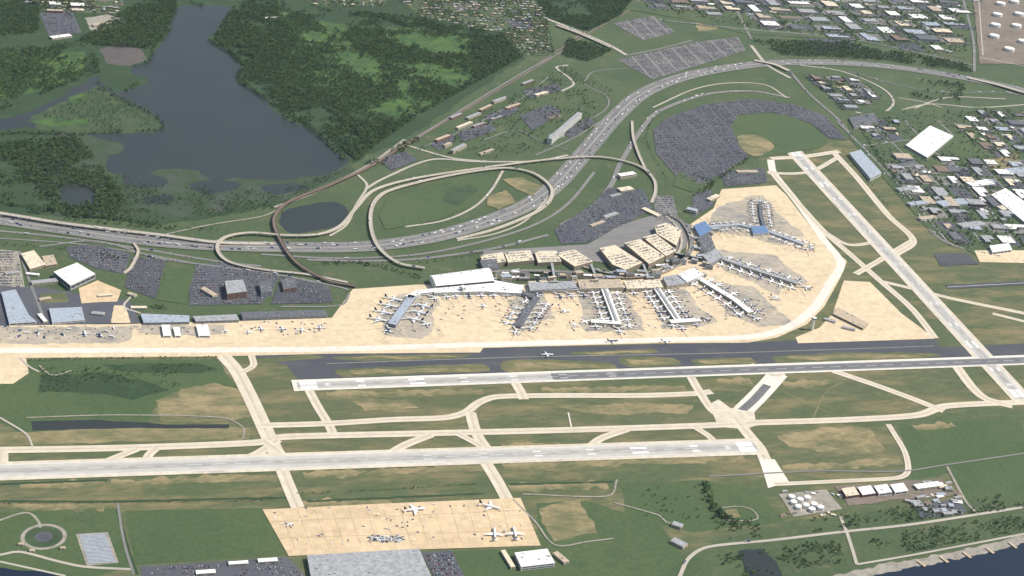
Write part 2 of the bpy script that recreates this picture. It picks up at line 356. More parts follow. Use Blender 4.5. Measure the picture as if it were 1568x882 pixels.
for c in('truck_white','truck_white','car_blue'):
    simple('truck',[('b',5.2,0,2.4,2.4,.6,3,1),('b',5.6,0,1,2.2,1.8,2.6,3),('b',-1.6,0,11,2.5,1.1,4,0)]+[('b',x,y,1,.35,0,1,2) for x in(-6,-4.8,2.6,5) for y in(-1.1,1.1)],[c,'truck_white','rubber','glass'],movers)
for c in('truck_white','car_beige','car_grey','car_white','car_blue'):
    simple('baggage_cart',[('b',2.4,0,1.6,1.5,.4,1.5,1),('b',-.3,0,3.2,1.7,.5,2.1,0),('b',-4,0,3,1.7,.5,1.9,0)]+[('b',x,y,.5,.25,0,.5,2) for x in(-5,-3,-1,2.6) for y in(-.7,.7)],[c,'truck_white','rubber'],carts)
def lot(pts,key=None,mat='asphalt',occ=.8,ax=None,sheet_=True,h=0,P0=None):
    P=P0 or [G(p[0],p[1],h) for p in pts]
    zz=sheetP('parking_lot',P,mat) if sheet_ else h
    ax=ax or AX; ay=Vector((-ax.y,ax.x,0)); Q=[(p.dot(ax),p.dot(ay)) for p in P]
    x0,x1=min(q[0] for q in Q),max(q[0] for q in Q);y0,y1=min(q[1] for q in Q),max(q[1] for q in Q)
    X=[];Y=[]; y=y0+4;r=0
    while y<y1:
        xs=np.arange(x0+2,x1-2,2.75); xs=xs[(xs-x0)%82>11]; X.append(xs);Y.append(np.full(len(xs),y)); r+=1; y+= 5.2 if r%2 else 13.
    if not X: return
    X=np.concatenate(X);Y=np.concatenate(Y)
    k=inpoly(X,Y,Q)&inpoly(X+3,Y+3,Q)&inpoly(X-3,Y-3,Q)
    nz=np.array([noise.noise(Vector((x*.012,y*.02,1.7))) for x,y in zip(X,Y)])
    k&=(np.random.rand(len(X))<np.clip(occ+nz*.8,0,.97)); X=X[k];Y=Y[k]; n=len(X)
    P=np.stack([X*ax.x+Y*ay.x,X*ax.y+Y*ay.y,np.full(n,zz+.02)],1)
    instancer('parked_cars',P,math.atan2(ay.y,ay.x)+np.random.choice([0,pi],n),1.,cars)
def traffic(C,w,dens,z=None):
    P=[];R=[]
    for i in range(len(C)-1):
        for rep in range(1 if dens<1 else 2):
            if random.random()<dens:
                t=C[i+1]-C[i]; an=math.atan2(t.y,t.x); nn=Vector((-t.y,t.x,0)).normalized(); k=random.choice([-1,1]); o=random.uniform(.12,.42)*w*k
                p=C[i]+nn*o+t*random.random(); P.append((p.x,p.y,(z if z is not None else p.z)+.05)); R.append(an if k<0 else an+pi)
    instancer('traffic_cars',P,R,1.,movers)
houses=protos('houses')
def house(roof,wall,l=13,wd=9,h=5.5,rh=3):
    V=[];Fc=[];MI=[]; boxV(V,Fc,MI,Vector((0,0,0)),Vector((1,0,0)),l,wd,0,h,1)
    b=len(V); e=.5
    for x,y,z in((-l/2-e,-wd/2-e,h),(l/2+e,-wd/2-e,h),(l/2+e,wd/2+e,h),(-l/2-e,wd/2+e,h),(-l/2-e,0,h+rh),(l/2+e,0,h+rh)): V.append(Vector((x,y,z+.02)))
    for f in([0,1,5,4],[2,3,4,5],[1,2,5],[3,0,4]): Fc.append([b+i for i in f]);MI.append(0 if len(f)==4 else 1)
    boxV(V,Fc,MI,Vector((l*.25,1,0)),Vector((1,0,0)),1,1,h+1,h+rh+1,1)
    for x in(-l*.3,0,l*.3):
        for z in(1.2,3.7):
            for s in(-1,1): boxV(V,Fc,MI,Vector((x,s*(wd/2),0)),Vector((1,0,0)),1.5,.12,z,z+1.3,2)
    me=bpy.data.meshes.new('house'); me.from_pydata([tuple(v) for v in V],[],Fc)
    for m in(roof,wall,'glass'): me.materials.append(MT[m])
    me.polygons.foreach_set('material_index',MI); houses.objects.link(bpy.data.objects.new('house',me))
house('roof_grey','wall_white');house('roof_brown','wall_brick');house('roof_dark','wall_cream');house('roof_tan','wall_brick',18,9);house('roof_grey','wall_brick',22,10,6,2.5);house('roof_cream','wall_white',14,10,5,1);house('roof_brown','wall_cream',12,10)
def suburb(pts,ax=None,sp=25,row=44,tr=11):
    ax=ax or AX; sheet('residential_ground',pts,'grass_ground',14)
    P=grid(pts,sp,.16,ax,row); n=len(P); an=math.atan2(ax.y,ax.x)
    k=np.random.rand(n)<.78; P=P[k];n=len(P)
    instancer('residential_houses',P,an+np.random.choice([0,pi/2],n,p=[.8,.2])+np.random.normal(0,.06,n),np.random.uniform(.75,1.2,n),houses)
    Q=[G(*p) for p in pts]; ay=Vector((-ax.y,ax.x,0)); QQ=[(q.dot(ax),q.dot(ay)) for q in Q]
    y=min(q[1] for q in QQ)+row/2; V=[];Fc=[]; zz=.9
    while y<max(q[1] for q in QQ):
        xs=np.arange(min(q[0] for q in QQ),max(q[0] for q in QQ),15.); ins=inpoly(xs,np.full(len(xs),y),QQ)
        for i in range(len(xs)-1):
            if ins[i] and ins[i+1]:
                b=len(V)
                for x,yy in((xs[i],y-3.5),(xs[i+1],y-3.5),(xs[i+1],y+3.5),(xs[i],y+3.5)):
                    q=ax*x+ay*yy; V.append(Vector((q.x,q.y,zz)))
                Fc.append([b,b+1,b+2,b+3])
        y+=row*2
    if V: mkobj('residential_streets',V,Fc,['highway'])
    forest('neighborhood_trees',pts,tr,-.05,(.45,.95),.01)
RF=['roof_white','roof_grey','roof_bluegrey','roof_dark','roof_tan','roof_cream','roof_brown','roof_grey','roof_grey','roof_white']
def fill(pts,ax=None,sp=100,pb=.8,big=1.,pl=.75,tr=10):
    ax=ax or AX; ay=Vector((-ax.y,ax.x,0))
    for p in grid(pts,sp,.07,ax,sp*.85):
        p=Vector(p); p.z=0; s=sp*.45; r=random.random()
        if r<pl:
            a,b=random.uniform(.85,1.08)*s,random.uniform(.75,1.05)*s*.85; off=ax*random.uniform(-.1,.1)*s
            lot(None,mat=random.choice(['asphalt','asphalt','asphalt_dark','highway','highway']),occ=random.uniform(.15,.7),ax=ax if random.random()<.5 else ay,P0=[p+off+ax*(sx*a)+ay*(sy*b) for sx,sy in((-1,-1),(1,-1),(1,1),(-1,1))])
        for rep in range(1 if random.random()<.6 else 2):
            if random.random()>pb: continue
            l=random.uniform(.5,1.2)*s*big;wd=random.uniform(.35,.75)*s*big; h=random.uniform(6,12); c=p+ax*random.uniform(-.25,.25)*s+ay*random.uniform(-.3,.3)*s
            if rep: l*=.45;wd*=.45;c=p+ax*random.choice((-.75,.75))*s+ay*random.choice((-.6,.6))*s; h=random.uniform(4,5.9)
            if random.random()<.3: l,wd=wd,l
            q=[c+ax*(sx*l/2)+ay*(sy*wd/2) for sx,sy in((-1,-1),(1,-1),(1,1),(-1,1))]
            if random.random()<.45: q=[q[0],q[1],q[1]+ay*wd*.5,q[1]+ay*wd*.5-ax*l*.45,q[2]-ax*l*.45,q[3]]
            bldP(random.choice(['warehouse','commercial_building']),q,h,random.choice(RF),random.choice(['wall_cream','wall_brick','wall_white','wall_grey']),1 if h<7 else 2)
        n=random.randint(tr//2,tr*2); T=[]
        for i in range(n):
            e=random.choice((-1,1)); f=random.uniform(-1,1)
            q=p+(ax*e*s*1.1+ay*f*s if random.random()<.5 else ax*f*s+ay*e*s*.98); T.append((q.x+random.uniform(-5,5),q.y+random.uniform(-5,5),0))
        instancer('street_trees',T,np.random.rand(n)*6,np.random.uniform(.45,1.05,n),trees)
# ============================================================ GROUND
mkobj('ground',[Vector((-30000,-12000,0)),Vector((30000,-12000,0)),Vector((30000,45000,0)),Vector((-30000,45000,0))],[[0,1,2,3]],['grass_ground'])
sheet('woodland_ground',[(-60,-60),(830,-60),(800,90),(620,215),(540,250),(430,315),(250,345),(-60,320)],'forest_floor',20)
sheet('meadow',[(-20,75),(60,85),(135,78),(125,112),(80,135),(0,152),(-20,150)],'bright_meadow',20)
sheet('meadow',[(440,28),(560,40),(700,46),(755,70),(750,105),(690,145),(640,180),(560,170),(500,150),(450,130),(400,100),(400,60)],'bright_meadow',26)
sheet('marsh',[(80,205),(170,205),(300,235),(530,245),(545,262),(440,305),(300,330),(170,338),(60,325),(40,260)],'marsh',18)
sheet('lake',[(268,14),(300,8),(348,10),(352,22),(335,40),(322,62),(345,72),(362,84),(372,100),(364,118),(375,132),(400,142),(412,160),(430,178),(470,195),(498,212),(510,228),(532,247),(525,256),(500,266),(460,272),(400,276),(360,272),(330,278),(300,262),(250,258),(215,268),(165,262),(160,245),(180,222),(150,212),(130,205),(90,200),(40,195),(0,200),(-40,205),(-40,185),(0,183),(40,172),(90,150),(130,124),(150,118),(165,135),(180,142),(215,132),(225,120),(200,112),(205,100),(228,95),(232,80),(250,65),(258,45)],'lake_water',16,True)
sheet('peninsula',[(45,180),(110,150),(150,132),(182,152),(215,166),(240,178),(250,192),(240,203),(180,204),(120,206),(60,196)],'reeds',14)
for a in([(40,186),(75,180),(110,184),(140,180),(130,192),(80,194)],[(100,150),(125,142),(135,152),(115,160)]): sheet('marsh',a,'bright_meadow',10)
for a in([(150,222),(175,216),(190,222),(185,234),(160,236)],[(195,262),(240,268),(260,280),(220,288),(190,280)],[(290,282),(340,276),(370,284),(320,298)],[(400,285),(450,280),(470,288),(420,298)],[(60,250),(100,246),(110,262),(75,268)],[(225,300),(270,300),(260,312),(225,310)]): sheet('marsh_pool' if a[0][0]>180 else 'marsh_island',a,'marsh' if a[0][0]==150 else 'lake_water',10,True)
sheet('mudflat',[(152,76),(180,66),(214,74),(226,90),(200,101),(165,98)],'mud',8)
sheet('pond',[(88,290),(115,283),(142,290),(147,308),(112,318),(92,308)],'lake_water',8,True)
sheet('pond',[(432,325),(480,312),(520,310),(535,325),(520,345),(450,357),(430,345)],'lake_water',10,True)
sheet('airfield_grass',[(-60,545),(390,540),(1180,470),(1160,225),(1300,215),(1600,420),(1700,600),(1700,790),(1000,850),(700,880),(-60,900)],'airfield_grass')
sheet('grass_field',[(-20,552),(330,550),(350,575),(372,600),(300,590),(240,612),(232,640),(200,668),(40,668),(-20,640)],'green_field',12)
sheet('scrub',[(60,575),(150,570),(230,582),(260,598),(200,612),(120,600),(60,600)],'forest_floor',14)
sheet('scrub',[(150,558),(300,556),(335,566),(290,572),(180,568)],'forest_floor',10)
sheet('dry_grass',[(238,612),(275,608),(278,595),(330,588),(378,600),(384,640),(350,645),(300,648),(245,642)],'dry_grass',14)
sheet('dry_grass',[(-10,665),(150,655),(385,655),(380,672),(0,682)],'dry_grass',8)
sheet('pond',[(48,645),(150,643),(260,650),(352,650),(350,656),(200,656),(50,659)],'lake_water',3)
sheet('grass_field',[(192,782),(402,778),(440,850),(205,866)],'green_field',3)
sheet('grass_field',[(-10,785),(180,778),(200,868),(120,890),(-10,890)],'green_field',3)
sheet('grass_field',[(820,770),(900,768),(1010,800),(1050,860),(1000,890),(700,890),(690,845),(830,838)],'green_field',6)
sheet('grass_field',[(950,740),(1080,735),(1160,750),(1200,800),(1060,815),(960,790)],'green_field',6)
sheet('dry_grass',[(822,778),(890,765),(912,815),(850,828)],'dry_grass',14)
sheet('grass_field',[(1375,652),(1560,640),(1600,700),(1395,735),(1388,690)],'green_field',8)
sheet('grass_field',[(1450,722),(1600,700),(1640,780),(1500,800)],'green_field',6)
sheet('river_bank_land',[(1040,890),(1080,835),(1200,800),(1700,740),(1700,840),(1300,885)],'grass_ground',6)
sheet('river',[(1250,900),(1330,874),(1400,862),(1480,846),(1530,836),(1580,822),(1900,770),(2100,1400),(-500,1500),(-500,860),(0,870),(60,876),(130,892),(600,895),(1000,900)],'river_water',8)
strip('shoreline_rocks',[(1280,888),(1330,876),(1390,864),(1480,847),(1580,822)],30,'gravel_yard',amp=.9)
for a in ([(30,745),(95,743),(160,740)],[(170,739),(300,735),(425,731)],[(465,728),(600,722),(740,716)],[(770,714),(950,708),(1140,702)],[(500,605),(620,602),(740,600)],[(830,598),(950,596),(1050,594)],[(445,772),(600,770)],[(780,748),(930,742)],[(1100,585),(1150,583)],[(770,685),(860,682)],[(1200,590),(1270,585)],[(1400,655),(1460,650)],[(20,775),(160,776)],[(1230,560),(1400,553)]):
    strip('dry_grass_strip',a,30,'dry_grass',amp=1.4)
sheet('dry_grass',[(1185,662),(1250,655),(1330,655),(1355,690),(1300,698),(1240,690),(1210,685)],'dry_grass',22)
sheet('dry_grass',[(850,622),(980,618),(1060,620),(1050,632),(900,634)],'dry_grass',14);sheet('dry_grass',[(540,612),(620,610),(640,625),(560,630)],'dry_grass',14)
strip('dry_grass_strip',[(1200,718),(1300,712),(1380,706)],34,'dry_grass',amp=1.2)
for a in([(0,768),(170,768),(440,762)],[(470,768),(740,756)],[(780,742),(940,738)],[(180,780),(195,840),(210,880)],[(0,742),(165,735)]): strip('drainage_ditch',a,9,'forest_floor',amp=.8)
strip('tire_track',[(1245,640),(1265,600),(1290,585)],3,'dry_grass');strip('tire_track',[(1200,600),(1290,640),(1340,640)],3,'dry_grass');strip('tire_track',[(500,612),(640,606),(760,603)],2.5,'dry_grass')
sheet('taxiway_asphalt',[(385,545),(500,540),(760,533),(1150,524),(1220,521),(1430,518),(1440,532),(1600,525),(1600,545),(1100,563),(800,572),(500,582),(455,580),(440,560)],'asphalt_dark')
for i,a in enumerate(([(515,567),(600,562),(740,558),(750,568),(620,574),(525,577)],[(770,553),(840,551),(930,555),(945,565),(860,569),(775,569)],[(950,548),(1030,548),(1045,559),(960,562)],[(1060,552),(1150,548),(1160,556),(1075,561)],[(390,550),(480,543),(500,547),(400,556)],[(510,547),(600,544),(700,542),(725,544),(690,549),(560,553)],[(1180,548),(1250,542),(1380,540),(1440,543),(1400,550),(1190,556)],[(870,540),(1000,535),(1010,540),(900,545)])):
    sheet('grass_island',a,'airfield_grass',6,True)
    cx=sum(p[0] for p in a)/len(a);cy=sum(p[1] for p in a)/len(a)
    if i!=4: sheet('dry_grass',[(cx+(x-cx)*.8,cy+(y-cy)*.45) for x,y in a],'dry_grass',12,True)
strip('taxiway_shoulder',[(500,557),(800,547),(1100,541),(1430,530)],3,'gravel_yard')
tx=lambda pts,w,m='taxi_lane': strip('taxiway',pts,w,m)
sheet('apron',[(-30,497),(175,497),(365,492),(508,487),(540,443),(640,436),(800,436),(1000,425),(1050,395),(1055,345),(1092,320),(1105,290),(1188,284),(1205,300),(1255,365),(1297,400),(1287,425),(1262,470),(1235,497),(1190,517),(1145,525),(1000,526),(740,533),(735,540),(500,542),(330,546),(-30,549)],'apron_concrete',key='apron')
for a in([(575,470),(620,448),(670,452),(662,500),(650,522),(590,515)],[(780,460),(830,448),(850,490),(800,505)],[(890,446),(960,446),(985,505),(895,510)],[(985,446),(1045,443),(1095,494),(1020,508)],[(1085,430),(1150,440),(1215,495),(1160,500),(1110,480)],[(1100,385),(1180,390),(1240,430),(1190,450),(1110,415)],[(1095,318),(1165,296),(1190,330),(1230,360),(1190,375),(1090,350)],[(0,500),(215,500),(200,524),(0,528)],[(215,500),(340,498),(340,512),(215,515)]):
    ZL['apron']=max(ZL['apron'],sheet('apron_stain',a,'apron_worn',22))
sheet('apron',[(-20,545),(40,549),(44,572),(20,588),(-20,588)],'apron_concrete')
sheet('apron',[(1292,430),(1332,432),(1380,480),(1432,519),(1222,526),(1218,517),(1255,502),(1275,480)],'apron_concrete')
strip('taxiway',[(-20,537),(200,537),(500,535),(740,528),(1000,521),(1150,516),(1205,502),(1245,473),(1270,435),(1287,403),(1262,368),(1222,312),(1185,265),(1180,245)],30,'white_concrete')
tx([(342,545),(362,568),(385,612),(408,662),(432,712)],42)
tx([(470,592),(486,622),(503,650),(512,670)],26)
tx([(400,652),(500,649),(600,643),(680,640),(712,632),(733,617),(760,608),(850,606),(980,606),(1065,603),(1090,600)],27)
tx([(720,632),(730,665),(748,692)],32); tx([(786,582),(797,600),(802,612)],30); tx([(1058,578),(1072,602),(1090,628),(1110,642)],28)
strip('taxiway',[(1192,572),(1165,602),(1130,637)],58,'white_concrete'); strip('taxiway',[(1175,590),(1155,612),(1135,630)],26,'runway_dark')
sheet('taxiway_junction',[(1085,620),(1100,612),(1118,625),(1155,632),(1158,652),(1140,658),(1100,654)],'taxi_concrete')
tx([(-20,690),(200,686),(395,678),(430,670),(520,667),(700,663),(900,658),(1080,652),(1150,648),(1300,643),(1405,636),(1450,622),(1600,615)],30)
tx([(150,712),(180,700),(210,688)],24);tx([(228,712),(226,700),(240,686)],24);tx([(370,706),(400,692),(425,674)],28);tx([(440,708),(425,690),(405,676)],26)
tx([(590,700),(620,682),(660,666)],28);tx([(700,664),(730,680),(750,696)],22);tx([(900,688),(920,672),(960,658)],26);tx([(1060,652),(1085,668),(1100,684)],22);tx([(1125,640),(1145,665),(1165,690),(1185,742)],36)
sheet('holding_pad',[(1162,702),(1186,704),(1208,738),(1176,748)],'white_concrete')
tx([(1185,742),(1290,737),(1375,732),(1390,722),(1385,692),(1360,650)],17)
tx([(1275,568),(1340,590),(1400,612),(1445,630)],28);tx([(1462,558),(1490,595),(1512,612),(1550,622)],34)
tx([(430,715),(442,745),(456,778)],34);tx([(742,706),(760,735),(778,768)],34);tx([(0,690),(0,720)],40)
tx([(385,545),(388,560),(372,570)],20);tx([(1150,558),(1185,575),(1200,572)],20)
tx([(1180,262),(1205,292),(1262,355),(1300,388),(1345,428),(1395,472),(1432,518)],26)
tx([(1275,232),(1312,272),(1360,330),(1398,368),(1372,390)],28)
tx([(1175,265),(1215,266),(1245,262),(1285,240)],22);tx([(1180,243),(1230,240),(1285,232)],30);tx([(1262,355),(1300,375),(1345,370)],20);tx([(1310,420),(1345,400),(1395,370)],24);tx([(1345,430),(1400,443),(1460,458),(1568,480)],22);tx([(1520,480),(1568,492)],18)
strip('runway',[(1208,224),(1572,619)],74,'taxi_concrete',False)
strip('runway',[(448,591),(1640,549)],62,'white_concrete',False)
strip('runway',[(-60,724),(1163,684)],84,'taxi_concrete',False)
RW={}
RW['a']=strip('runway',[(1215,232),(1565,611)],48,'runway_pale',False)
RW['b']=strip('runway',[(455,591),(1640,549.5)],44,'runway_pale',False)
z2,_=strip('runway',[(845,577.3),(1640,549.5)],40,'runway_dark',False)
RW['c']=strip('runway',[(-60,724),(1158,684.2)],60,'runway_pale',False)
def marks(C,z,w,ends=(0,)):
    a,b=C[0],C[-1]; d=b-a; d.z=0; l=d.length; d/=l; n=Vector((-d.y,d.x,0)); V=[];Fc=[]
    def rect(s0,s1,v0,v1):
        k=len(V)
        for s,v in((s0,v0),(s1,v0),(s1,v1),(s0,v1)):
            q=a+d*s+n*v; V.append(Vector((q.x,q.y,z)))
        Fc.append([k,k+1,k+2,k+3])
    s=180
    while s<l-180: rect(s,s+37,-.5,.5); s+=61
    for k in(-1,1): rect(5,l-5,k*w*.46-.5,k*w*.46+.5)
    for e in ends:
        f=(lambda s:s) if e==0 else (lambda s:l-s)
        R=lambda s0,s1,v0,v1: rect(min(f(s0),f(s1)),max(f(s0),f(s1)),v0,v1)
        for i in range(8): 
            for k in(-1,1): v=k*(2.5+i*w*.05); R(8,56,v-w*.015,v+w*.015)
        for k in(-1,1): R(320,366,k*11-4,k*11+4)
        for s0,m in((170,3),(470,2),(620,2),(770,1),(920,1)):
            for k in(-1,1):
                for j in range(m): v=k*(9+j*3); R(s0,s0+23,v-.9,v+.9)
        for k in(-4.5,4.5): R(76,94,k+1.8,k+3); R(76,94,k-3,k-1.8); R(84,86.5,k-1.7,k+1.7)
    mkobj('runway_markings',V,Fc,['paint_white'])
marks(RW['a'][1],RW['a'][0]+.04,46,ends=(0,1)); marks(RW['b'][1],z2+.04,44,ends=(0,)); marks(RW['c'][1],RW['c'][0]+.04,60,ends=(1,))
sheet('cargo_apron',[(402,781),(560,773),(797,763),(828,836),(640,842),(442,852)],'cargo_concrete',key='cargo')
# ============================================================ ROADS
def hw(pts,w,m='highway',dens=0,name='road'):
    z,C=strip(name,pts,w,m)
    if dens: traffic(C,w,dens,z)
    return z,C
I95=[(-40,332),(0,336),(100,351),(250,371),(400,378),(550,378),(650,366),(720,348),(800,318),(850,284),(900,228),(940,182),(985,143),(1050,117),(1130,102),(1200,96),(1300,97),(1400,107),(1500,124),(1600,146)]
hw(I95,86,'grass_ground',0,'highway_verge'); hw(I95,78,'freeway',.0,'highway')
z,C=strip('highway_median',I95,3,'road_concrete'); traffic(C,72,1.,z)
for off in(-26,26):
    P=[G(*p) for p in I95]; Q=cr(P); V,_=ribbon(Q,2*abs(off)); Q2=[V[2*i+(0 if off>0 else 1)] for i in range(len(Q))]; V,UV=ribbon(Q2,1.6)
    for v in V: v.z=z+.03
    mkobj('lane_shoulder_line',V,[[2*i,2*i+1,2*i+3,2*i+2] for i in range(len(Q2)-1)],['road_concrete'],uv=UV)
deckC=deck('highway_bridge',[(-40,322),(0,326),(100,342),(250,360),(335,371),(420,373)],[9,9,9,8,6,2],18,'road_concrete'); traffic(deckC,16,.25)
hw([(-20,352),(100,364),(220,382),(330,400),(400,408)],12,'highway',.3); hw([(0,365),(120,374),(215,388),(300,404)],8,'highway')
hw([(860,345),(905,320),(935,285),(950,250),(985,195),(1010,170),(1080,145),(1150,140),(1210,150)],20,'highway',.4)
hw([(840,360),(760,380),(650,396),(560,400),(470,398)],14,'highway',.3)
hw([(400,390),(520,396),(640,390),(740,370),(820,344),(870,312),(910,264)],12,'highway',.2)
hw([(1225,100),(1290,110),(1350,135),(1368,158),(1345,176),(1310,172)],11,'road_concrete',.2)
hw([(1310,172),(1340,180),(1420,160),(1500,165),(1600,158)],10,'road_concrete'); hw([(1380,175),(1450,150),(1540,152)],10,'road_concrete')
hw([(1375,150),(1420,158),(1460,172),(1480,178)],8,'road_concrete');hw([(1300,110),(1380,132),(1450,142),(1530,142),(1600,152)],9,'highway',.2)
hw([(1210,110),(1240,145),(1280,180),(1310,215),(1340,250),(1400,320),(1450,372),(1568,400)],14,'highway',.4)
hw([(1150,70),(1175,100),(1210,120)],18,'road_concrete'); hw([(760,0),(860,38),(930,68),(960,85)],20,'road_concrete',.4); hw([(960,85),(1010,75),(1060,62)],12,'highway')
hw([(870,100),(852,104),(872,120),(878,130),(860,140)],12,'road_concrete'); hw([(560,290),(585,275),(660,245),(730,248),(820,247),(870,238)],12,'road_concrete')
hw([(770,262),(752,292),(725,318),(680,338),(620,348)],10,'road_concrete',.1); hw([(548,268),(562,285),(545,315),(530,345),(505,362)],10,'road_concrete')
hw([(620,222),(690,242),(750,248)],12,'road_concrete',.1); hw([(895,130),(930,150),(925,170),(880,195)],7,'highway');hw([(895,125),(910,110),(960,105)],7,'highway')
hw([(1000,165),(1060,138),(1110,128),(1170,130),(1205,150)],9,'road_concrete');hw([(855,285),(805,338),(760,358),(700,369)],8,'road_concrete');hw([(930,180),(885,208),(855,223),(820,238)],8,'highway')
c1=deck('loop_ramp',[(532,432),(470,420),(400,412),(350,400),(333,380),(345,363),(385,356),(440,360),(490,358),(522,345),(548,315),(575,290),(640,272),(760,254),(850,243),(920,240),(975,252),(1000,272),(1004,292),(998,310)],[3,5,6,7,8,9,10,10,9,8,7,7,8,8,9,9,8,7,4,1],12,'road_concrete')
traffic(c1,8,.12)
c2=deck('loop_ramp',[(650,410),(610,402),(580,378),(568,345),(572,312),(595,292),(680,270),(770,257),(815,264),(843,285),(843,305),(820,325),(760,350),(700,366)],[9,9,9,9,8,7,7,8,9,9,8,6,4,2],13,'road_concrete'); traffic(c2,8,.12)
deck('rail_viaduct',[(545,438),(500,428),(455,402),(430,368),(420,335),(440,310),(500,285),(560,258),(610,228),(650,205)],[6,9,9,10,10,9,8,7,5,1],11,'rail_ballast',1.8,'rust')
deck('road_bridge',[(968,185),(970,210),(978,235),(990,262)],[5,8,8,3],11,'road_concrete')
deck('road_bridge',[(1155,92),(1185,98),(1208,108)],[6,8,6],26,'road_concrete'); deck('road_bridge',[(1480,118),(1530,130),(1590,148)],[4,8,8],30,'road_concrete')
deck('road_bridge',[(852,38),(890,52),(935,72)],[7,8,7],18,'road_concrete'); deck('road_bridge',[(205,372),(212,385),(200,410),(190,418)],[4,6,4,1],9,'road_concrete')
for off in(0,9):
    strip('railway',[(620,222-off*.2),(680,188-off*.3),(760,140-off*.4),(840,92-off*.5),(900,52-off*.6),(960,18-off*.6),(1010,-15-off*.6)],9,'rail_ballast')
strip('dirt_track',[(420,318),(480,296),(560,256),(620,214)],14,'gravel_yard'); strip('dirt_track',[(250,360),(320,345),(400,332),(425,322)],7,'gravel_yard')
hw([(640,210),(720,160),(800,112),(860,80)],7,'highway')
sheet('loop_infield',[(590,308),(680,280),(760,268),(745,295),(715,318),(670,338),(590,352),(580,330)],'green_field',5)
sheet('dry_grass',[(748,300),(775,292),(790,310),(765,322),(745,315)],'dry_grass',8);sheet('dry_grass',[(770,275),(800,272),(825,285),(815,300),(790,290)],'dry_grass',10);sheet('marsh',[(680,290),(720,282),(735,292),(700,318),(675,308)],'reeds',10)
lot([(1000,200),(1020,182),(1080,160),(1150,152),(1215,160),(1265,178),(1295,214),(1270,212),(1240,188),(1180,172),(1130,176),(1120,195),(1145,240),(1110,262),(1072,285),(1035,270),(1005,235)],'eco','asphalt',.62)
sheet('green_mound',[(1128,180),(1190,175),(1240,192),(1266,222),(1210,234),(1152,240),(1126,212)],'green_field',6,True)
sheet('dry_grass',[(1130,210),(1160,208),(1185,225),(1160,240),(1140,232)],'dry_grass',6,True)
lot([(945,92),(1065,65),(1130,57),(1142,78),(1000,122)],None,'highway',.75); lot([(938,36),(1000,25),(1035,50),(985,62)],None,'highway',.6)
lot([(100,378),(150,375),(200,390),(190,420),(150,412),(108,395)],None,'asphalt',.75); lot([(203,393),(255,397),(238,458),(190,440)],None,'asphalt_dark',.5)
lot([(300,405),(360,402),(430,420),(420,440),(400,466),(290,468),(290,440)],None,'asphalt',.55);lot([(430,424),(480,432),(505,440),(510,464),(415,466)],None,'asphalt_dark',.3); lot([(-20,380),(28,385),(38,440),(-20,440)],None,'gravel_yard',.6)
lot([(848,352),(900,318),(932,288),(985,290),(1000,320),(955,345),(900,372),(860,374)],None,'asphalt',.5)
lot([(1100,262),(1170,258),(1176,280),(1112,286)],None,'asphalt',.5); lot([(1000,300),(1030,300),(1040,340),(1005,345)],None,'highway',.4)
for a in([(795,178),(840,160),(862,172),(815,200)],[(700,205),(750,188),(760,200),(710,218)],[(660,222),(690,205),(700,212),(672,232)],[(800,140),(850,128),(862,138),(812,152)],[(740,178),(790,162),(796,170),(750,188)],[(860,205),(900,180),(912,188),(875,212)],[(580,245),(620,232),(640,245),(600,262)]): lot(a,None,'asphalt',.5)
hw([(650,225),(720,195),(800,150),(840,118)],6);hw([(740,215),(790,200),(830,218),(870,230)],6)
lot([(1230,60),(1290,55),(1320,75),(1250,80)],None,'asphalt',.5);lot([(1420,60),(1470,30),(1480,70),(1430,85)],None,'highway',.5);lot([(60,20),(110,15),(125,50),(75,55)],None,'asphalt',.4)
lot([(1060,300),(1088,290),(1092,315),(1060,335)],None,'asphalt',.4)
sheet('dry_grass',[(1060,28),(1090,8),(1110,20),(1100,45),(1070,48)],'dry_grass',20)
sheet('grass_lawn',[(254,416),(298,412),(284,466),(240,460)],'green_field',1)
sheet('cargo_yard',[(-20,440),(60,440),(200,462),(215,495),(-20,500)],'asphalt');sheet('cargo_yard',[(120,442),(150,430),(185,445),(180,462),(125,465)],'cargo_concrete',3);sheet('cargo_yard',[(175,468),(192,468),(200,495),(170,495)],'apron_concrete',3);sheet('grass_lawn',[(62,450),(100,448),(105,462),(66,465)],'airfield_grass',3)
sheet('terminal_roadway',[(740,400),(900,400),(990,410),(1050,380),(1060,345),(1000,330),(950,345),(900,375),(740,385)],'highway')
sheet('grass_lawn',[(1040,262),(1080,284),(1060,295),(1030,285)],'green_field',3)
# commercial district east of the crosswind runway
RX=(G(1450,372)-G(1310,215)).normalized()
sheet('commercial_ground',[(1300,175),(1420,165),(1700,165),(1700,395),(1500,395),(1420,350),(1350,270),(1300,210)],'grass_ground',4)
fill([(1362,240),(1420,248),(1480,235),(1600,240),(1600,380),(1480,382),(1420,350)],RX,112,.97,1.55,.9,12); fill([(1292,178),(1390,178),(1378,215),(1325,218)],RX,95,.8,1.3,.85); fill([(1465,175),(1600,168),(1600,240),(1490,235)],RX,105,.95,1.4,.85)
for k in range(6):
    x=1330+k*52; hw([(x-50,185),(x+10,245),(x+70,310),(x+120,370)],9,'highway',.2)
for y in(218,268,318): hw([(1322+(y-218)*.9,y+6),(1430,y-8),(1600,y-25)],9,'highway',.2)
sheet('grass_lawn',[(1440,215),(1490,195),(1520,220),(1470,262)],'green_field',5); sheet('dry_grass',[(1510,245),(1560,235),(1560,270),(1525,268)],'dry_grass',10)
forest('street_trees',[(1300,175),(1600,165),(1600,385),(1480,380),(1350,270)],24,.08,(.4,.95),.02)
treeline('hedgerow',[(1320,200),(1350,250),(1405,320),(1445,362)],12,12); treeline('hedgerow',[(1290,230),(1330,280),(1370,330)],8,16,(.3,.6))
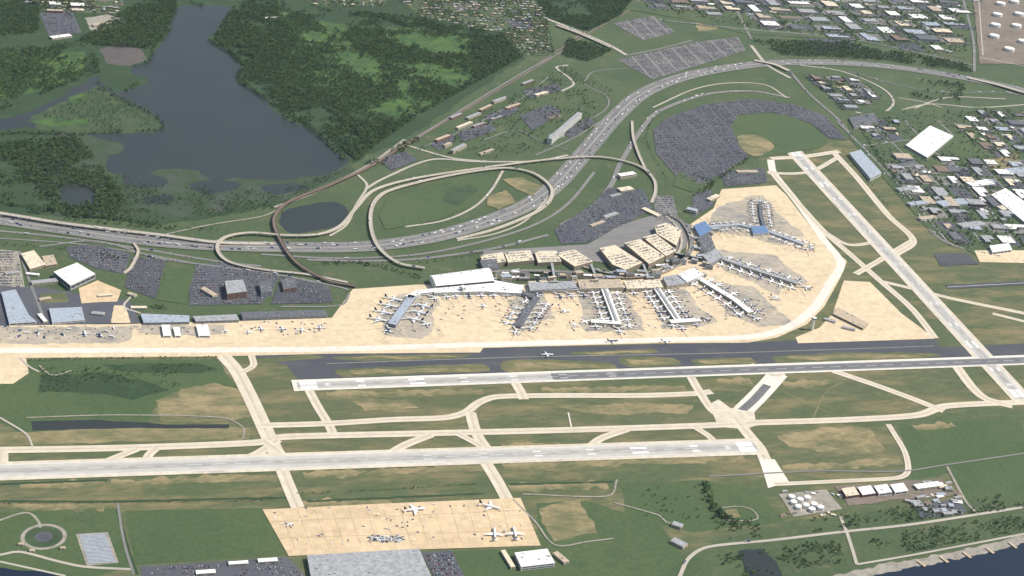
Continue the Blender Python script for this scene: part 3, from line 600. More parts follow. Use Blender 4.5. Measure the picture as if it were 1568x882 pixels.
for x,y,l,w_,r in((1375,290,28,30,'roof_grey'),(1392,312,26,28,'roof_bluegrey'),(1408,334,24,26,'roof_tan'),(1438,312,42,50,'roof_bluegrey'),(1484,282,34,46,'roof_white'),(1530,318,30,40,'roof_cream'),(1470,345,36,36,'roof_grey'),(1545,262,26,50,'roof_bluegrey'),(1380,252,24,30,'roof_dark')): bar('warehouse',x,y,x+l,y-l*.12,w_,10,r,'wall_white',2,1.2)
fill([(1235,112),(1320,120),(1345,150),(1300,165),(1245,140)],None,90,.95,1.3,.9)
sheet('industrial_ground',[(930,10),(1140,-20),(1490,-40),(1480,90),(1300,62),(1140,52),(1050,30)],'grass_ground',4)
fill([(1115,0),(1300,-20),(1475,-20),(1475,88),(1300,58),(1150,50)],None,160,.97,1.45,.92,24); fill([(960,-5),(1110,-15),(1135,35),(1050,28),(985,12)],None,130,.95,1.4,.85,20)
forest('street_trees',[(1000,-10),(1480,-30),(1480,90),(1300,62),(1050,30)],24,.12,(.5,1.1),.006)
hw([(1120,0),(1150,60)],12,'highway',.3);hw([(1000,30),(1140,45),(1300,60),(1490,100)],13,'highway',.3); hw([(1475,0),(1490,60),(1492,110)],14,'highway',.3);hw([(1320,-20),(1370,60)],12,'highway',.3);hw([(1180,48),(1250,20),(1300,-10)],10)
sheet('tank_farm',[(1488,-20),(1600,-30),(1640,100),(1500,98)],'brown_yard',4); hw([(1498,-10),(1505,85)],6,'road_concrete');hw([(1500,88),(1600,108)],8,'road_concrete')
suburb([(590,-20),(800,-20),(835,20),(850,85),(800,85),(760,50),(640,25)]); suburb([(440,-30),(600,-30),(590,10),(480,10)],RX); suburb([(40,-20),(200,-20),(180,22),(130,20),(60,15)])
lot([(690,5),(730,2),(738,14),(700,18)],None,'highway',.4);lot([(775,30),(810,28),(818,44),(785,46)],None,'asphalt',.4)
sheet('woodland_ground',[(820,0),(985,-25),(950,25),(900,48),(840,28)],'forest_floor',8)
sheet('bare_ground',[(130,28),(165,22),(195,32),(180,48),(140,48)],'gravel_yard',8);bar('school_building',142,38,170,34,22,8,'roof_tan');bar('warehouse',78,57,108,53,30,9,'roof_white');sheet('clearing',[(395,22),(440,18),(445,34),(405,38)],'bright_meadow',5);bar('warehouse',404,27,430,25,16,7,'roof_white')
fill([(40,5),(125,5),(130,30),(60,28)],None,120,.8,1.1,.7,14)
# ============================================================ FORESTS
forest('woodland',[(325,62),(350,20),(265,0),(240,-30),(460,-30),(480,12),(640,28),(770,55),(800,88),(720,130),(600,205),(545,245),(505,212),(415,155),(370,130),(378,100)],9.5,.02)
forest('woodland',[(430,180),(520,180),(600,190),(640,175),(545,248),(505,212)],9,-.4);forest('woodland',[(350,20),(420,10),(460,60),(430,110),(372,100),(330,62)],9,-.35)
forest('woodland',[(640,30),(770,55),(800,88),(720,132),(690,150),(745,100)],9,-.3)
forest('woodland',[(-40,60),(60,75),(130,60),(150,75),(155,110),(80,140),(0,172),(-40,175)],11,.1)
forest('woodland',[(-40,225),(60,212),(120,212),(160,260),(190,300),(180,338),(100,332),(-40,315)],10,-.12,excl=[[(88,290),(115,283),(142,290),(147,308),(112,318),(92,308)]])
forest('shrubs',[(160,265),(320,288),(430,292),(530,260),(430,318),(300,338),(180,340)],12,.08,(.3,.85))
forest('shrubs',[(50,182),(110,155),(150,136),(215,168),(245,190),(180,202),(90,200)],14,.15,(.3,.7))
forest('woodland',[(120,62),(180,25),(265,-30),(272,12),(250,60),(225,75),(150,70)],9,-.3);forest('woodland',[(-40,-40),(60,-20),(60,50),(-40,60)],11,0)
treeline('lakeside_trees',[(150,128),(182,142),(222,122)],16);treeline('lakeside_trees',[(150,135),(200,160),(243,182),(246,198),(190,203),(130,205)],16);treeline('lakeside_trees',[(0,205),(60,205),(130,207)],24)
treeline('lakeside_trees',[(322,62),(372,98),(366,120),(410,155),(470,192),(530,245)],26,6); treeline('lakeside_trees',[(262,45),(235,75),(228,95),(205,102)],14)
forest('woodland',[(820,0),(985,-25),(950,25),(900,48),(840,28)],10,-.3);forest('woodland',[(870,60),(940,78),(900,95),(860,85)],10,-.2)
forest('woodland',[(1150,62),(1300,66),(1480,100),(1490,112),(1350,92),(1200,85)],11,-.2);forest('woodland',[(1290,120),(1330,130),(1345,150),(1300,160),(1240,130)],16,.1)
forest('roadside_trees',[(1370,120),(1480,130),(1470,160),(1400,150)],13,0);forest('roadside_trees',[(640,240),(580,255),(560,250),(640,210)],12,0);forest('roadside_trees',[(640,230),(760,160),(860,100),(940,140),(900,210),(760,245)],17,.05,(.4,.9),.012)
forest('roadside_trees',[(1380,178),(1600,165),(1600,178),(1480,185)],16,0,(.4,.9))
forest('riverside_trees',[(1090,782),(1080,740),(1110,790),(1180,800),(1280,790),(1500,765),(1600,750),(1600,775),(1400,798),(1290,810),(1180,822),(1100,830)],11,0.04,(.4,.95),.008)
forest('riverside_trees',[(1320,826),(1600,785),(1600,808),(1340,856)],11,-.05,(.4,.9),.008);forest('riverside_trees',[(1100,850),(1280,830),(1300,860),(1120,890)],10,0,(.4,.9),.008)
sheet('pond',[(1130,845),(1165,840),(1190,862),(1200,885),(1150,885)],'lake_water',6)
treeline('hedgerow',[(640,425),(560,405),(480,405)],16);treeline('hedgerow',[(230,470),(300,480)],8);treeline('hedgerow',[(1080,740),(1090,775),(1120,800)],20,6)
treeline('hedgerow',[(1050,262),(1090,285),(1060,300)],16);treeline('hedgerow',[(1145,245),(1110,268),(1078,290)],14); treeline('hedgerow',[(445,757),(560,752),(730,742)],5,6,(.2,.45)); treeline('hedgerow',[(0,772),(200,770),(430,766)],5,6,(.2,.45)); treeline('hedgerow',[(40,552),(150,550),(330,548)],6,8,(.3,.6))
forest('scrub_bushes',[(60,560),(320,556),(330,575),(240,600),(60,600)],11,.12,(.25,.6),.012);forest('scrub_bushes',[(960,745),(1080,740),(1100,800),(980,790)],26,.1,(.3,.7))
treeline('roadside_trees',[(100,335),(250,350),(330,352)],14,9);treeline('roadside_trees',[(0,374),(120,384),(200,400)],10,10,(.4,.8));treeline('roadside_trees',[(1000,180),(990,215),(1020,275)],8,16,(.4,.7));treeline('roadside_trees',[(560,408),(660,402),(740,388)],8,14,(.4,.8));treeline('roadside_trees',[(0,312),(120,328),(240,345)],18,8)
# ============================================================ BUILDINGS
bld('hangar',[(82,416),(118,402),(146,419),(108,437)],18,'roof_white','wall_grey',1,.2)
bld('cargo_building',[(2,447),(24,443),(44,482),(56,492),(14,495)],10,'roof_bluegrey','wall_white',1,.6)
bld('warehouse',[(75,472),(125,470),(130,490),(80,494)],9,'roof_bluegrey','wall_white',2,1)
bld('warehouse',[(32,388),(52,383),(70,405),(46,412)],9,'roof_cream','wall_tan',2); bld('warehouse',[(64,392),(82,390),(88,404),(70,407)],7,'roof_tan','wall_tan',1); bar('warehouse',48,432,88,428,22,8,'roof_grey')
for a in((60,458,78,455,14,6,'roof_tan'),(140,478,160,480,16,6,'roof_grey'),(150,452,172,450,12,6,'roof_cream'),(60,480,70,492,12,7,'roof_white'),(8,418,30,416,14,6,'roof_grey'),(40,418,60,420,12,6,'roof_white'),(196,448,208,452,14,6,'roof_tan')): bar('warehouse',*a[:6],a[6])
bld('cargo_building',[(215,480),(290,483),(290,493),(220,494)],9,'roof_bluegrey','wall_grey',2,1);bld('cargo_building',[(295,484),(362,481),(366,490),(300,492)],9,'roof_grey','wall_grey',2,1);bld('cargo_building',[(368,478),(498,474),(502,483),(372,487)],9,'roof_dark','wall_grey',2,1)
for a in([(247,497),(260,497),(262,514),(250,514)],[(265,501),(275,501),(277,514),(268,514)],[(300,497),(318,497),(322,514),(304,514)]): bld('hangar',a,8,'roof_white','wall_white',1,.3)
bld('hotel',[(344,430),(372,428),(378,446),(348,450)],22,'roof_grey','wall_brick',6);bld('office_building',[(396,432),(414,430),(418,446),(400,448)],16,'roof_dark','wall_grey',4);bld('office_building',[(430,428),(452,426),(455,440),(434,443)],12,'roof_dark','wall_brick',3);bar('office_building',310,440,330,452,18,9,'roof_tan')
bar('warehouse',200,470,225,470,14,6,'roof_cream')
for a in((668,214,688,206,16,14),(692,230,712,220,16,14),(700,195,722,186,14,10),(715,180,735,172,14,9),(735,168,752,160,14,9),(755,155,775,148,16,10),(775,165,796,158,16,9),(735,235,755,228,14,8),(690,180,706,173,14,9),(820,145,838,140,18,9),(800,128,816,122,14,8),(752,182,768,177,12,7),(840,180,858,176,14,6),(680,222,690,218,14,12),(725,193,742,187,12,9)):
    bar('hotel' if a[5]>10 else 'office_building',*a[:4],a[4],a[5],random.choice(['roof_cream','roof_grey','roof_brown','roof_tan']),random.choice(['wall_cream','wall_brick']),3)
bar('hotel',842,212,888,172,20,24,'roof_grey','wall_white',7);bar('hotel',842,208,862,200,18,22,'roof_grey','wall_white',6)
for a in((948,268,972,264,26,14,'roof_white'),(948,290,968,287,30,10,'roof_cream'),(985,318,1010,330,22,8,'roof_cream'),(1052,318,1068,322,24,14,'roof_bluegrey'),(1085,305,1100,298,20,9,'roof_cream'),(1128,262,1160,262,24,7,'roof_tan'),(925,332,945,325,18,7,'roof_grey'),(905,345,925,338,14,6,'roof_tan'),(935,300,950,296,14,6,'roof_grey')): bar('office_building',*a[:4],a[4],a[5],a[6])
bld('distribution_warehouse',[(1387,222),(1424,192),(1460,208),(1420,241)],12,'roof_white','wall_white',1,.8)
bld('hangar',[(1300,234),(1318,229),(1350,264),(1333,273)],13,'roof_bluegrey','wall_white',1,.3);bld('distribution_warehouse',[(1518,298),(1540,288),(1600,330),(1575,345)],13,'roof_white','wall_white',1,.8)
bld('warehouse',[(1300,180),(1338,172),(1345,188),(1308,196)],9,'roof_dark');sheet('apron',[(1492,384),(1600,384),(1600,404),(1500,402)],'apron_concrete');bld('hangar',[(1515,376),(1545,372),(1550,382),(1520,386)],13,'roof_white','wall_white',1,.2)
sheet('apron',[(1430,390),(1480,388),(1500,405),(1440,408)],'asphalt_dark');strip('taxiway',[(1450,440),(1600,432)],30,'asphalt_dark',line=(1.5,'paint_white'))
bld('maintenance_building',[(1283,470),(1330,495),(1322,503),(1275,480)],8,'roof_tan','wall_tan',1)
for a in((1262,487,1280,492,14,6),(1290,500,1310,504,14,6),(1300,487,1318,496,12,6)): bar('maintenance_building',*a,'roof_grey')
bld('cargo_sorting_building',[(470,850),(642,840),(668,900),(480,905)],12,'roof_grey','wall_grey',1,1.2);lot([(645,848),(692,843),(712,885),(668,890)],None,'asphalt',.6);lot([(215,868),(440,853),(470,885),(215,890)],None,'asphalt',.4)
for a in((350,862,380,860,12,6),(395,858,425,856,14,6),(300,876,330,874,14,6)): bar('trailer_office',*a,'roof_white')
bld('hangar',[(788,846),(838,840),(850,862),(798,868)],12,'roof_white','wall_white',2,.5);bar('warehouse',770,842,786,868,12,7,'roof_cream');bar('warehouse',850,845,868,860,16,7,'roof_tan')
for k in range(4): bld('warehouse',[(1288+k*25,748-k*2),(1308+k*25,745-k*2),(1316+k*25,757-k*2),(1296+k*25,760-k*2)],10,'roof_white' if k else 'roof_cream','wall_brick' if k<2 else 'wall_white',1,.3)
sheet('industrial_yard',[(1192,757),(1265,750),(1290,780),(1215,792)],'gravel_yard');sheet('industrial_yard',[(1275,745),(1440,733),(1470,758),(1300,775)],'brown_yard',8);sheet('industrial_yard',[(1395,770),(1470,765),(1480,785),(1410,795)],'asphalt',6)
for k in range(34):
    x=random.uniform(1385,1470);y=random.uniform(738,786);bar('warehouse',x,y,x+random.uniform(6,16),y+random.uniform(-3,3),random.uniform(7,16),random.uniform(4,9),random.choice(RF))
for k in range(14): x=random.uniform(1195,1290);y=random.uniform(783,790) if k%2 else random.uniform(752,760);bar('shed',x,y,x+random.uniform(4,9),y+random.uniform(-2,2),7,4,random.choice(RF))
bar('warehouse',1402,745,1440,740,22,8,'roof_white')
for a in((1030,825,1050,835,22,8),(1030,800,1045,805,18,8),(1540,140,1550,142,10,5)): bar('warehouse',*a,'roof_grey')
for x,y in((1405,858),(1440,852),(1475,845),(1510,838),(1545,830)): bar('river_pier',x,y,x+12,y+9,9,3,'roof_tan','rust',1,0)
sheet('fenced_plot',[(1110,782),(1128,780),(1135,792),(1115,795)],'dry_grass',4);hw([(1105,778),(1130,776),(1150,780),(1160,795),(1130,798),(1108,796)],4,'gravel_yard')
def tank(x,y,r,h):
    c=G(x,y,0); n=28; V=[];Fc=[];MI=[]
    for z,rr in((0,r),(h,r),(h,r+.3),(h+.4,r+.3),(h+r*.12,.5)):
        for k in range(n): V.append(Vector((c.x+rr*cos(2*pi*k/n),c.y+rr*sin(2*pi*k/n),z)))
    for j in range(4):
        for k in range(n): Fc.append([j*n+k,j*n+(k+1)%n,j*n+n+(k+1)%n,j*n+n+k]);MI.append(0)
    Fc.append([4*n+k for k in range(n)]);MI.append(0)
    for k in range(14): boxV(V,Fc,MI,Vector((c.x+(r+.5)*cos(k*.09-1.8),c.y+(r+.5)*sin(k*.09-1.8),0)),AX,1.2,1.,h*k/14,h*k/14+.3,1)
    mkobj('storage_tank',V,Fc,['roof_white','steel'],MI)
for x,y in((1532,8),(1527,25),(1524,41),(1522,58),(1545,78),(1556,42),(1560,24),(1553,5),(1566,66)): tank(x,y,26,16)
for x,y in((1215,772),(1225,768),(1236,765),(1222,779),(1234,777),(1246,775),(1243,783),(1256,780),(1212,764)): tank(x,y,8.5,9)
def disc(x,y,r,mat,name):
    c=G(x,y); sheetP(name,[Vector((c.x+r*cos(k*2*pi/40),c.y+r*sin(k*2*pi/40),0)) for k in range(40)],mat)
disc(67,822,52,'gravel_yard','circular_road');disc(67,822,43,'reeds','circular_lawn');disc(67,822,20,'asphalt','circular_pad');disc(67,822,13,'asphalt_dark','circular_pad')
sheet('array_yard',[(116,818),(165,815),(182,862),(133,867)],'gravel_yard')
a0,a1,a2=G(120,820),G(163,818),G(134,863); V=[];Fc=[];MI=[]; ex=(a1-a0).normalized()
for k in range(22): boxV(V,Fc,MI,a0.lerp(a2,k/21)+ex*(a1-a0).length/2,ex,(a1-a0).length*.95,3.2,.9,1.3,0); boxV(V,Fc,MI,a0.lerp(a2,k/21)+ex*(a1-a0).length/2,ex,(a1-a0).length*.9,.3,0,.88,1)
mkobj('solar_panel_array',V,Fc,['roof_bluegrey','steel'],MI)
hw([(0,850),(30,845),(90,860),(130,868),(200,872)],8,'road_concrete');hw([(-10,800),(40,785),(60,800),(62,808)],6,'gravel_yard');hw([(180,770),(190,830),(205,880)],6,'highway');hw([(0,860),(100,882)],6,'road_concrete')
for x,y in((28,832),(45,842),(92,838)): bar('pump_house',x,y,x+8,y,8,5,'roof_tan')
hw([(1040,885),(1055,855),(1085,838),(1180,828),(1290,815),(1400,803),(1600,772)],10,'road_concrete',.1);hw([(1286,790),(1298,820),(1312,865)],9,'road_concrete');hw([(1312,865),(1400,850),(1600,812)],7,'road_concrete')
hw([(945,735),(930,760),(800,757)],5,'gravel_yard');hw([(940,770),(1010,790),(1020,800),(1045,805)],5,'gravel_yard');hw([(785,765),(820,800),(850,835),(900,830),(940,825)],5,'gravel_yard')
hw([(1085,730),(1250,722),(1380,722),(1450,712),(1600,690)],6,'highway');hw([(0,640),(40,665),(50,685)],6,'road_concrete');hw([(40,640),(180,636),(340,640),(372,655),(372,672)],5,'gravel_yard');hw([(870,632),(875,655)],4,'white_concrete')
hw([(60,560),(80,575),(110,568)],6,'gravel_yard');hw([(30,548),(45,562),(60,570)],6,'road_concrete');hw([(1450,715),(1480,770),(1500,790)],8,'gravel_yard')
hw([(200,455),(190,470),(215,480)],7,'road_concrete');hw([(30,385),(45,430),(70,495)],8,'highway');hw([(60,378),(150,370),(240,395),(330,408),(420,420),(520,440),(535,445)],10,'highway',.3)
hw([(430,470),(520,468),(535,450)],8,'highway')
# ============================================================ TERMINALS
zA=ZL['apron']+.02
def airliner(name,body,belly,tail,Ln=38.,span=34.,R=2.0):
    V=[];Fc=[];MI=[]; zc=R+1.9; n=12
    prof=[(.5,.03,-.3),(.485,.35,-.2),(.46,.65,-.1),(.42,.9,0),(.37,1,0),(-.2,1,0),(-.32,.82,.12),(-.42,.45,.4),(-.5,.12,.62)]
    for x,r,dz in prof:
        for k in range(n): V.append(Vector((x*Ln,R*r*cos(2*pi*k/n),zc+dz*R+R*r*sin(2*pi*k/n))))
    for j in range(len(prof)-1):
        for k in range(n):
            a=(k+.5)*2*pi/n; Fc.append([j*n+k,j*n+(k+1)%n,j*n+n+(k+1)%n,j*n+n+k]); MI.append((0 if sin(a)>-.35 else 1) if j<6 else 0)
    Fc.append(list(range(n)));MI.append(0);Fc.append([8*n+k for k in range(n)][::-1]);MI.append(0)
    def wing(x0,c0,x1,c1,y0,y1,z0,z1,t0,t1,mi):
        for s in(-1,1):
            b=len(V)
            for x,c,y,z,t in((x0,c0,y0,z0,t0),(x1,c1,y1,z1,t1)):
                for px,pz in((0,0),(-c*.3,t),(-c,0),(-c*.3,-t*.6)): V.append(Vector((x+px,s*y,z+pz)))
            for k in range(4): Fc.append([b+k,b+(k+1)%4,b+4+(k+1)%4,b+4+k][::s]);MI.append(mi)
            Fc.append([b+4,b+5,b+6,b+7]);MI.append(mi)
    h=span/2; wing(Ln*.13,Ln*.21,Ln*.13-h*.5,1.6,R*.6,h,zc-R*.55,zc+.6,.5,.12,1)
    wing(-Ln*.38,Ln*.1,-Ln*.38-h*.22,1.3,.4,h*.38,zc+R*.45,zc+R*.6,.2,.08,1)
    b=len(V)
    for x,z,t in((-.34*Ln,zc+R*.75,.25),(-.5*Ln,zc+R*.65,.25),(-.525*Ln,zc+R*.9+Ln*.16,.1),(-.455*Ln,zc+R*.9+Ln*.16,.1)):
        for s in(-1,1): V.append(Vector((x,s*t,z)))
    for f in([0,2,4,6],[7,5,3,1],[0,1,3,2],[2,3,5,4],[4,5,7,6],[6,7,1,0]): Fc.append([b+i for i in f]);MI.append(2)
    def cyl(x0,x1,y,z,r,mi):
        b=len(V)
        for x,rr in((x0,r*.9),(x0-(x0-x1)*.4,r),(x1,r*.6)):
            for k in range(10): V.append(Vector((x,y+rr*cos(k*pi/5),z+rr*sin(k*pi/5))))
        for j in range(2):
            for k in range(10): Fc.append([b+j*10+k,b+j*10+(k+1)%10,b+j*10+10+(k+1)%10,b+j*10+10+k]);MI.append(mi)
        Fc.append([b+k for k in range(10)]);MI.append(3);Fc.append([b+20+k for k in range(10)]);MI.append(3)
    for s in(-1,1):
        cyl(Ln*.13,Ln*.13-4.2,s*h*.34,zc-R*.55-.9,1.05,1)
        boxV(V,Fc,MI,Vector((Ln*.13-3,s*h*.34,0)),Vector((1,0,0)),3,.3,zc-R*.55-.3,zc-R*.4,1)
        boxV(V,Fc,MI,Vector((-1,s*2.6,0)),Vector((1,0,0)),.4,.4,.6,zc-R*.6,3);boxV(V,Fc,MI,Vector((-1,s*2.6,0)),Vector((1,0,0)),1.9,.8,0,1.,3)
        boxV(V,Fc,MI,Vector((Ln*.08,s*(R*.985),0)),Vector((1,0,0)),Ln*.56,.06,zc+.35,zc+.7,3)
    boxV(V,Fc,MI,Vector((Ln*.4,0,0)),Vector((1,0,0)),.8,.6,0,zc-R*.7,3); boxV(V,Fc,MI,Vector((Ln*.463,0,0)),Vector((1,0,0)),.9,R*1.1,zc+R*.25,zc+R*.52,3)
    me=bpy.data.meshes.new(name);me.from_pydata([tuple(v) for v in V],[],Fc)
    for m in(body,belly,tail,'rubber'): me.materials.append(MT[m])
    me.polygons.foreach_set('material_index',MI); me.polygons.foreach_set('use_smooth',[i<96 for i in range(len(Fc))]); return me
flat('livery_white',(.84,.84,.84),.3);flat('livery_grey',(.6,.62,.65),.35);flat('livery_navy',(.02,.035,.09),.3);flat('livery_brown',(.12,.06,.03),.3);flat('livery_red',(.45,.04,.04),.3)
JM=[airliner('airliner','livery_white','livery_grey','livery_navy'),airliner('airliner','livery_navy','livery_grey','livery_navy'),airliner('airliner','livery_white','livery_white','livery_navy'),airliner('airliner','livery_white','livery_white','livery_navy',42,36,2.1),airliner('airliner','livery_white','livery_white','livery_red')]
JC=airliner('cargo_airliner','livery_white','livery_white','livery_brown',57,50,2.8)
JW=airliner('airliner','livery_white','livery_grey','livery_navy',58,52,2.8)
JR=airliner('regional_airliner','livery_white','livery_white','livery_navy',27,22,1.4)
placed=[]
def put(p,an,me,name='airliner',z=None,md=36):
    for q in placed:
        if (Vector((p.x,p.y))-q[0]).length<(md+q[1])/2: return False
    placed.append((Vector((p.x,p.y)),md)); o=bpy.data.objects.new(name,me); o.location=(p.x,p.y,zA+.03 if z is None else z); o.rotation_euler=(0,0,an); L(o); return True
GSE=[]; LEAD=[]
def gate(nose,d,me,Ln,reg=False):
    c=nose-d*Ln/2
    n=Vector((-d.y,d.x,0)); a=nose+d*9+n*14; b=nose-d*6+n*3.2; t=(b-a); l=t.length; t.normalize()
    LEAD.append((nose,nose-d*75,1.3)); LEAD.append((nose-d*6+n*17,nose-d*45+n*17,.8)); LEAD.append((nose-d*2+n*17,nose-d*2-n*17,.8))
    V=[];Fc=[];MI=[]; boxV(V,Fc,MI,(a+b)/2,t,l,3,3.6,6.4,0); boxV(V,Fc,MI,a,t,5,5,3.2,6.8,0);boxV(V,Fc,MI,a,t,1.5,1.5,0,3.15,1);boxV(V,Fc,MI,a.lerp(b,.75),t,.8,3.4,0,3.55,1);boxV(V,Fc,MI,b,d,4,4,3.4,6.65,0)
    if not put(c,math.atan2(d.y,d.x),me,'regional_airliner' if reg else 'airliner',md=22 if reg else (31 if Ln<45 else 48)): return
    if not reg: mkobj('jet_bridge',V,Fc,['wall_white','steel'],MI)
    for k in range(9):
        q=nose-d*random.uniform(-8,34)+n*random.uniform(-17,17); GSE.append((q.x,q.y,zA+.05,random.random()*6.28))
def pier(name,pts,w,h,roof,wall,sides=(1,1),sp=37,me=None,start=28,Ln=38,reg=False,end=True,un=2.):
    C=[G(x,y,h) for x,y in pts]; Pl=[];Pr=[]
    for i,p in enumerate(C):
        a=C[max(0,i-1)];b=C[min(len(C)-1,i+1)];t=(b-a);t.z=0;t.normalize();nn=Vector((-t.y,t.x,0));Pl.append(p+nn*w/2);Pr.append(p-nn*w/2)
    bldP(name,Pl+Pr[::-1],h,roof,wall,2,un,bev=1.2)
    if end and w>14 and len(C)==2:
        q=[C[0].lerp(C[-1],.05),C[0].lerp(C[-1],.93)]; t=(q[1]-q[0]).normalized();nn=Vector((-t.y,t.x,0))*w*.16; bldP(name+'_clerestory',[q[0]-nn,q[1]-nn,q[1]+nn,q[0]+nn],h+3,'roof_grey',wall,1,.3,bev=.4)
    s=start
    for i in range(len(C)-1):
        a=Vector((C[i].x,C[i].y,0));b=Vector((C[i+1].x,C[i+1].y,0));l=(b-a).length;t=(b-a)/l;nn=Vector((-t.y,t.x,0))
        while s<l-4:
            for k,f in((1,sides[0]),(-1,sides[1])):
                if f:
                    m=JR if reg else (random.choice(JM) if me is None else me); LL=27 if reg else Ln
                    gate(a+t*(s+random.uniform(-1.5,1.5))+nn*k*(w/2+8),-nn*k,m,LL,reg)
            s+=sp
        s-=l; s=max(s,12)
    if sides[0] and sides[1] and end:
        t=(C[-1]-C[-2]);t.z=0;t.normalize(); e=Vector((C[-1].x,C[-1].y,0))
        for an in(0,-.9,.9):
            d=Vector((t.x*cos(an)-t.y*sin(an),t.x*sin(an)+t.y*cos(an),0)); gate(e+d*14,-d,random.choice(JM) if not reg else JR,38 if not reg else 27,reg)
def vault(name,p4,h0,rise,mat,wall,n=10):
    A,B,Cc,D=[G(x,y,h0) for x,y in p4]; V=[];Fc=[];MI=[]
    for i in range(n+1):
        s=i/n; z=h0+rise*sin(pi*s)*(1-.15*s); p=A.lerp(D,s);q=B.lerp(Cc,s); V+=[Vector((p.x,p.y,z)),Vector((q.x,q.y,z)),Vector((p.x,p.y,0)),Vector((q.x,q.y,0))]
    for i in range(n):
        b=4*i; Fc+= [[b,b+1,b+5,b+4],[b,b+4,b+6,b+2],[b+1,b+3,b+7,b+5]]; MI+=[0,1,1]
    Fc+=[[0,2,3,1],[4*n,4*n+1,4*n+3,4*n+2]];MI+=[2,2]
    ux=(B-A).normalized(); wv=(B-A).length
    for k in range(1,6):
        for i in range(n):
            s=(i+.5)/n; z=h0+rise*sin(pi*s)*(1-.15*s); c=A.lerp(D,s)+ux*wv*k/6; boxV(V,Fc,MI,c,ux,.8,(D-A).length/n*1.05,z-.3,z+.9,1)
    mkobj(name,V,Fc,[mat,wall,'glass'],MI)
vault('terminal_building',[(658,422),(748,410),(757,430),(668,438)],20,9,'roof_white','wall_white')
bld('terminal_building',[(668,437),(757,429),(802,437),(798,449),(740,446),(665,448)],13,'roof_white','wall_white',3)
pier('airport_concourse',[(800,440),(740,440),(690,441),(640,447),(625,455)],24,12,'roof_white','wall_white',(1,0),42,None,60,end=False)
pier('airport_concourse',[(632,452),(617,472),(600,496)],26,12,'roof_bluegrey','wall_grey',(1,1),50,JW,40,58)
bar('control_ramp_tower',707,437,712,440,14,26,'roof_white','wall_white',4)
bld('terminal_building',[(735,398),(760,396),(764,409),(740,411)],16,'roof_dark','wall_grey',3)
pier('airport_concourse',[(797,446),(822,456),(808,474),(794,498)],24,11,'roof_dark','wall_grey',(1,1),36,None,45)
bld('terminal_building',[(808,432),(880,430),(884,441),(812,445)],14,'roof_grey','wall_grey',3,3);bld('terminal_building',[(884,428),(950,427),(955,440),(888,442)],14,'roof_tan','wall_cream',3,3);bld('terminal_building',[(955,430),(1010,428),(1016,440),(960,442)],14,'roof_cream','wall_cream',3,3);bld('terminal_building',[(1015,424),(1050,418),(1060,432),(1022,438)],14,'roof_grey','wall_cream',3,3)
bld('terminal_building',[(1038,420),(1062,410),(1078,420),(1052,432)],17,'roof_white','wall_white',3,1)
bld('terminal_building',[(1076,392),(1096,380),(1108,392),(1088,404)],15,'roof_grey','wall_grey',3,2);bld('terminal_building',[(1062,345),(1080,338),(1090,352),(1072,362)],15,'roof_blue','wall_grey',3,.6)
bld('terminal_building',[(1068,362),(1086,355),(1096,380),(1078,388)],12,'roof_dark','wall_cream',3,3)
pier('airport_concourse',[(925,440),(946,496)],24,11,'roof_white','wall_cream'); bar('airport_concourse',905,491,950,494,22,11.2,'roof_white','wall_cream',2)
pier('airport_concourse',[(1004,438),(1040,492)],24,11,'roof_white','wall_cream'); bar('airport_concourse',1026,492,1072,489,22,11.2,'roof_white','wall_cream',2)
for x,y,ang in((912,501,-1.3),(896,494,-2.4),(928,503,-1.5),(955,500,-.9),(1030,500,-1.6),(1050,500,-1.3),(1066,498,-1.2),(1080,491,-.6)):
    put(G(x,y),ang+pi,random.choice(JM),md=29)
pier('airport_concourse',[(925,440),(1004,436)],20,10.8,'roof_cream','wall_cream',(0,1),end=False,start=55)
pier('airport_concourse',[(825,444),(920,441)],16,10.6,'roof_grey','wall_cream',(0,1),end=False,start=60,sp=42)
pier('airport_concourse',[(1068,424),(1125,458),(1150,478)],22,11,'roof_white','wall_cream')
pier('airport_concourse',[(1100,393),(1150,410),(1222,433)],20,11,'roof_grey','wall_cream')
pier('airport_concourse',[(1078,347),(1130,343),(1175,353),(1232,374)],14,8,'roof_bluegrey','wall_white',sp=26,reg=True)
pier('airport_concourse',[(1172,352),(1166,330),(1164,310)],14,8.2,'roof_dark','wall_grey',sp=26,reg=True)
bld('terminal_building',[(1150,347),(1172,345),(1178,356),(1154,358)],11,'roof_blue','wall_white',2,.5)
def garage(pts,h,n=3,mat='roof_cream'):
    bld('parking_garage',pts,h,mat,'wall_tan',n,.0); P=[G(x,y,h) for x,y in pts]; c=sum(P,Vector())/len(P)
    lot(None,sheet_=False,h=h-.68,occ=.45,P0=[c+(p-c)*.93 for p in P],ax=(P[1]-P[0]).normalized())
    for i in(0,2): q=P[i]+(c-P[i])*.2; e=(P[1]-P[0]).normalized(); f=Vector((-e.y,e.x,0)); bldP('stair_tower',[q-e*4-f*4,q+e*4-f*4,q+e*4+f*4,q-e*4+f*4],h+4,'roof_grey','wall_cream',3,0,.3)
garage([(735,391),(770,386),(775,400),(742,406)],14);garage([(772,386),(812,383),(818,398),(778,402)],15,4);garage([(818,384),(852,384),(860,400),(824,402)],13);garage([(850,388),(880,382),(908,400),(880,408)],15,4)
garage([(918,380),(942,375),(984,402),(958,413),(938,405)],18,5);garage([(956,372),(980,366),(1018,392),(994,404)],20,5);garage([(984,363),(1004,358),(1036,383),(1020,392)],20,5);garage([(1002,346),(1020,341),(1044,352),(1036,376),(1006,358)],20,5)
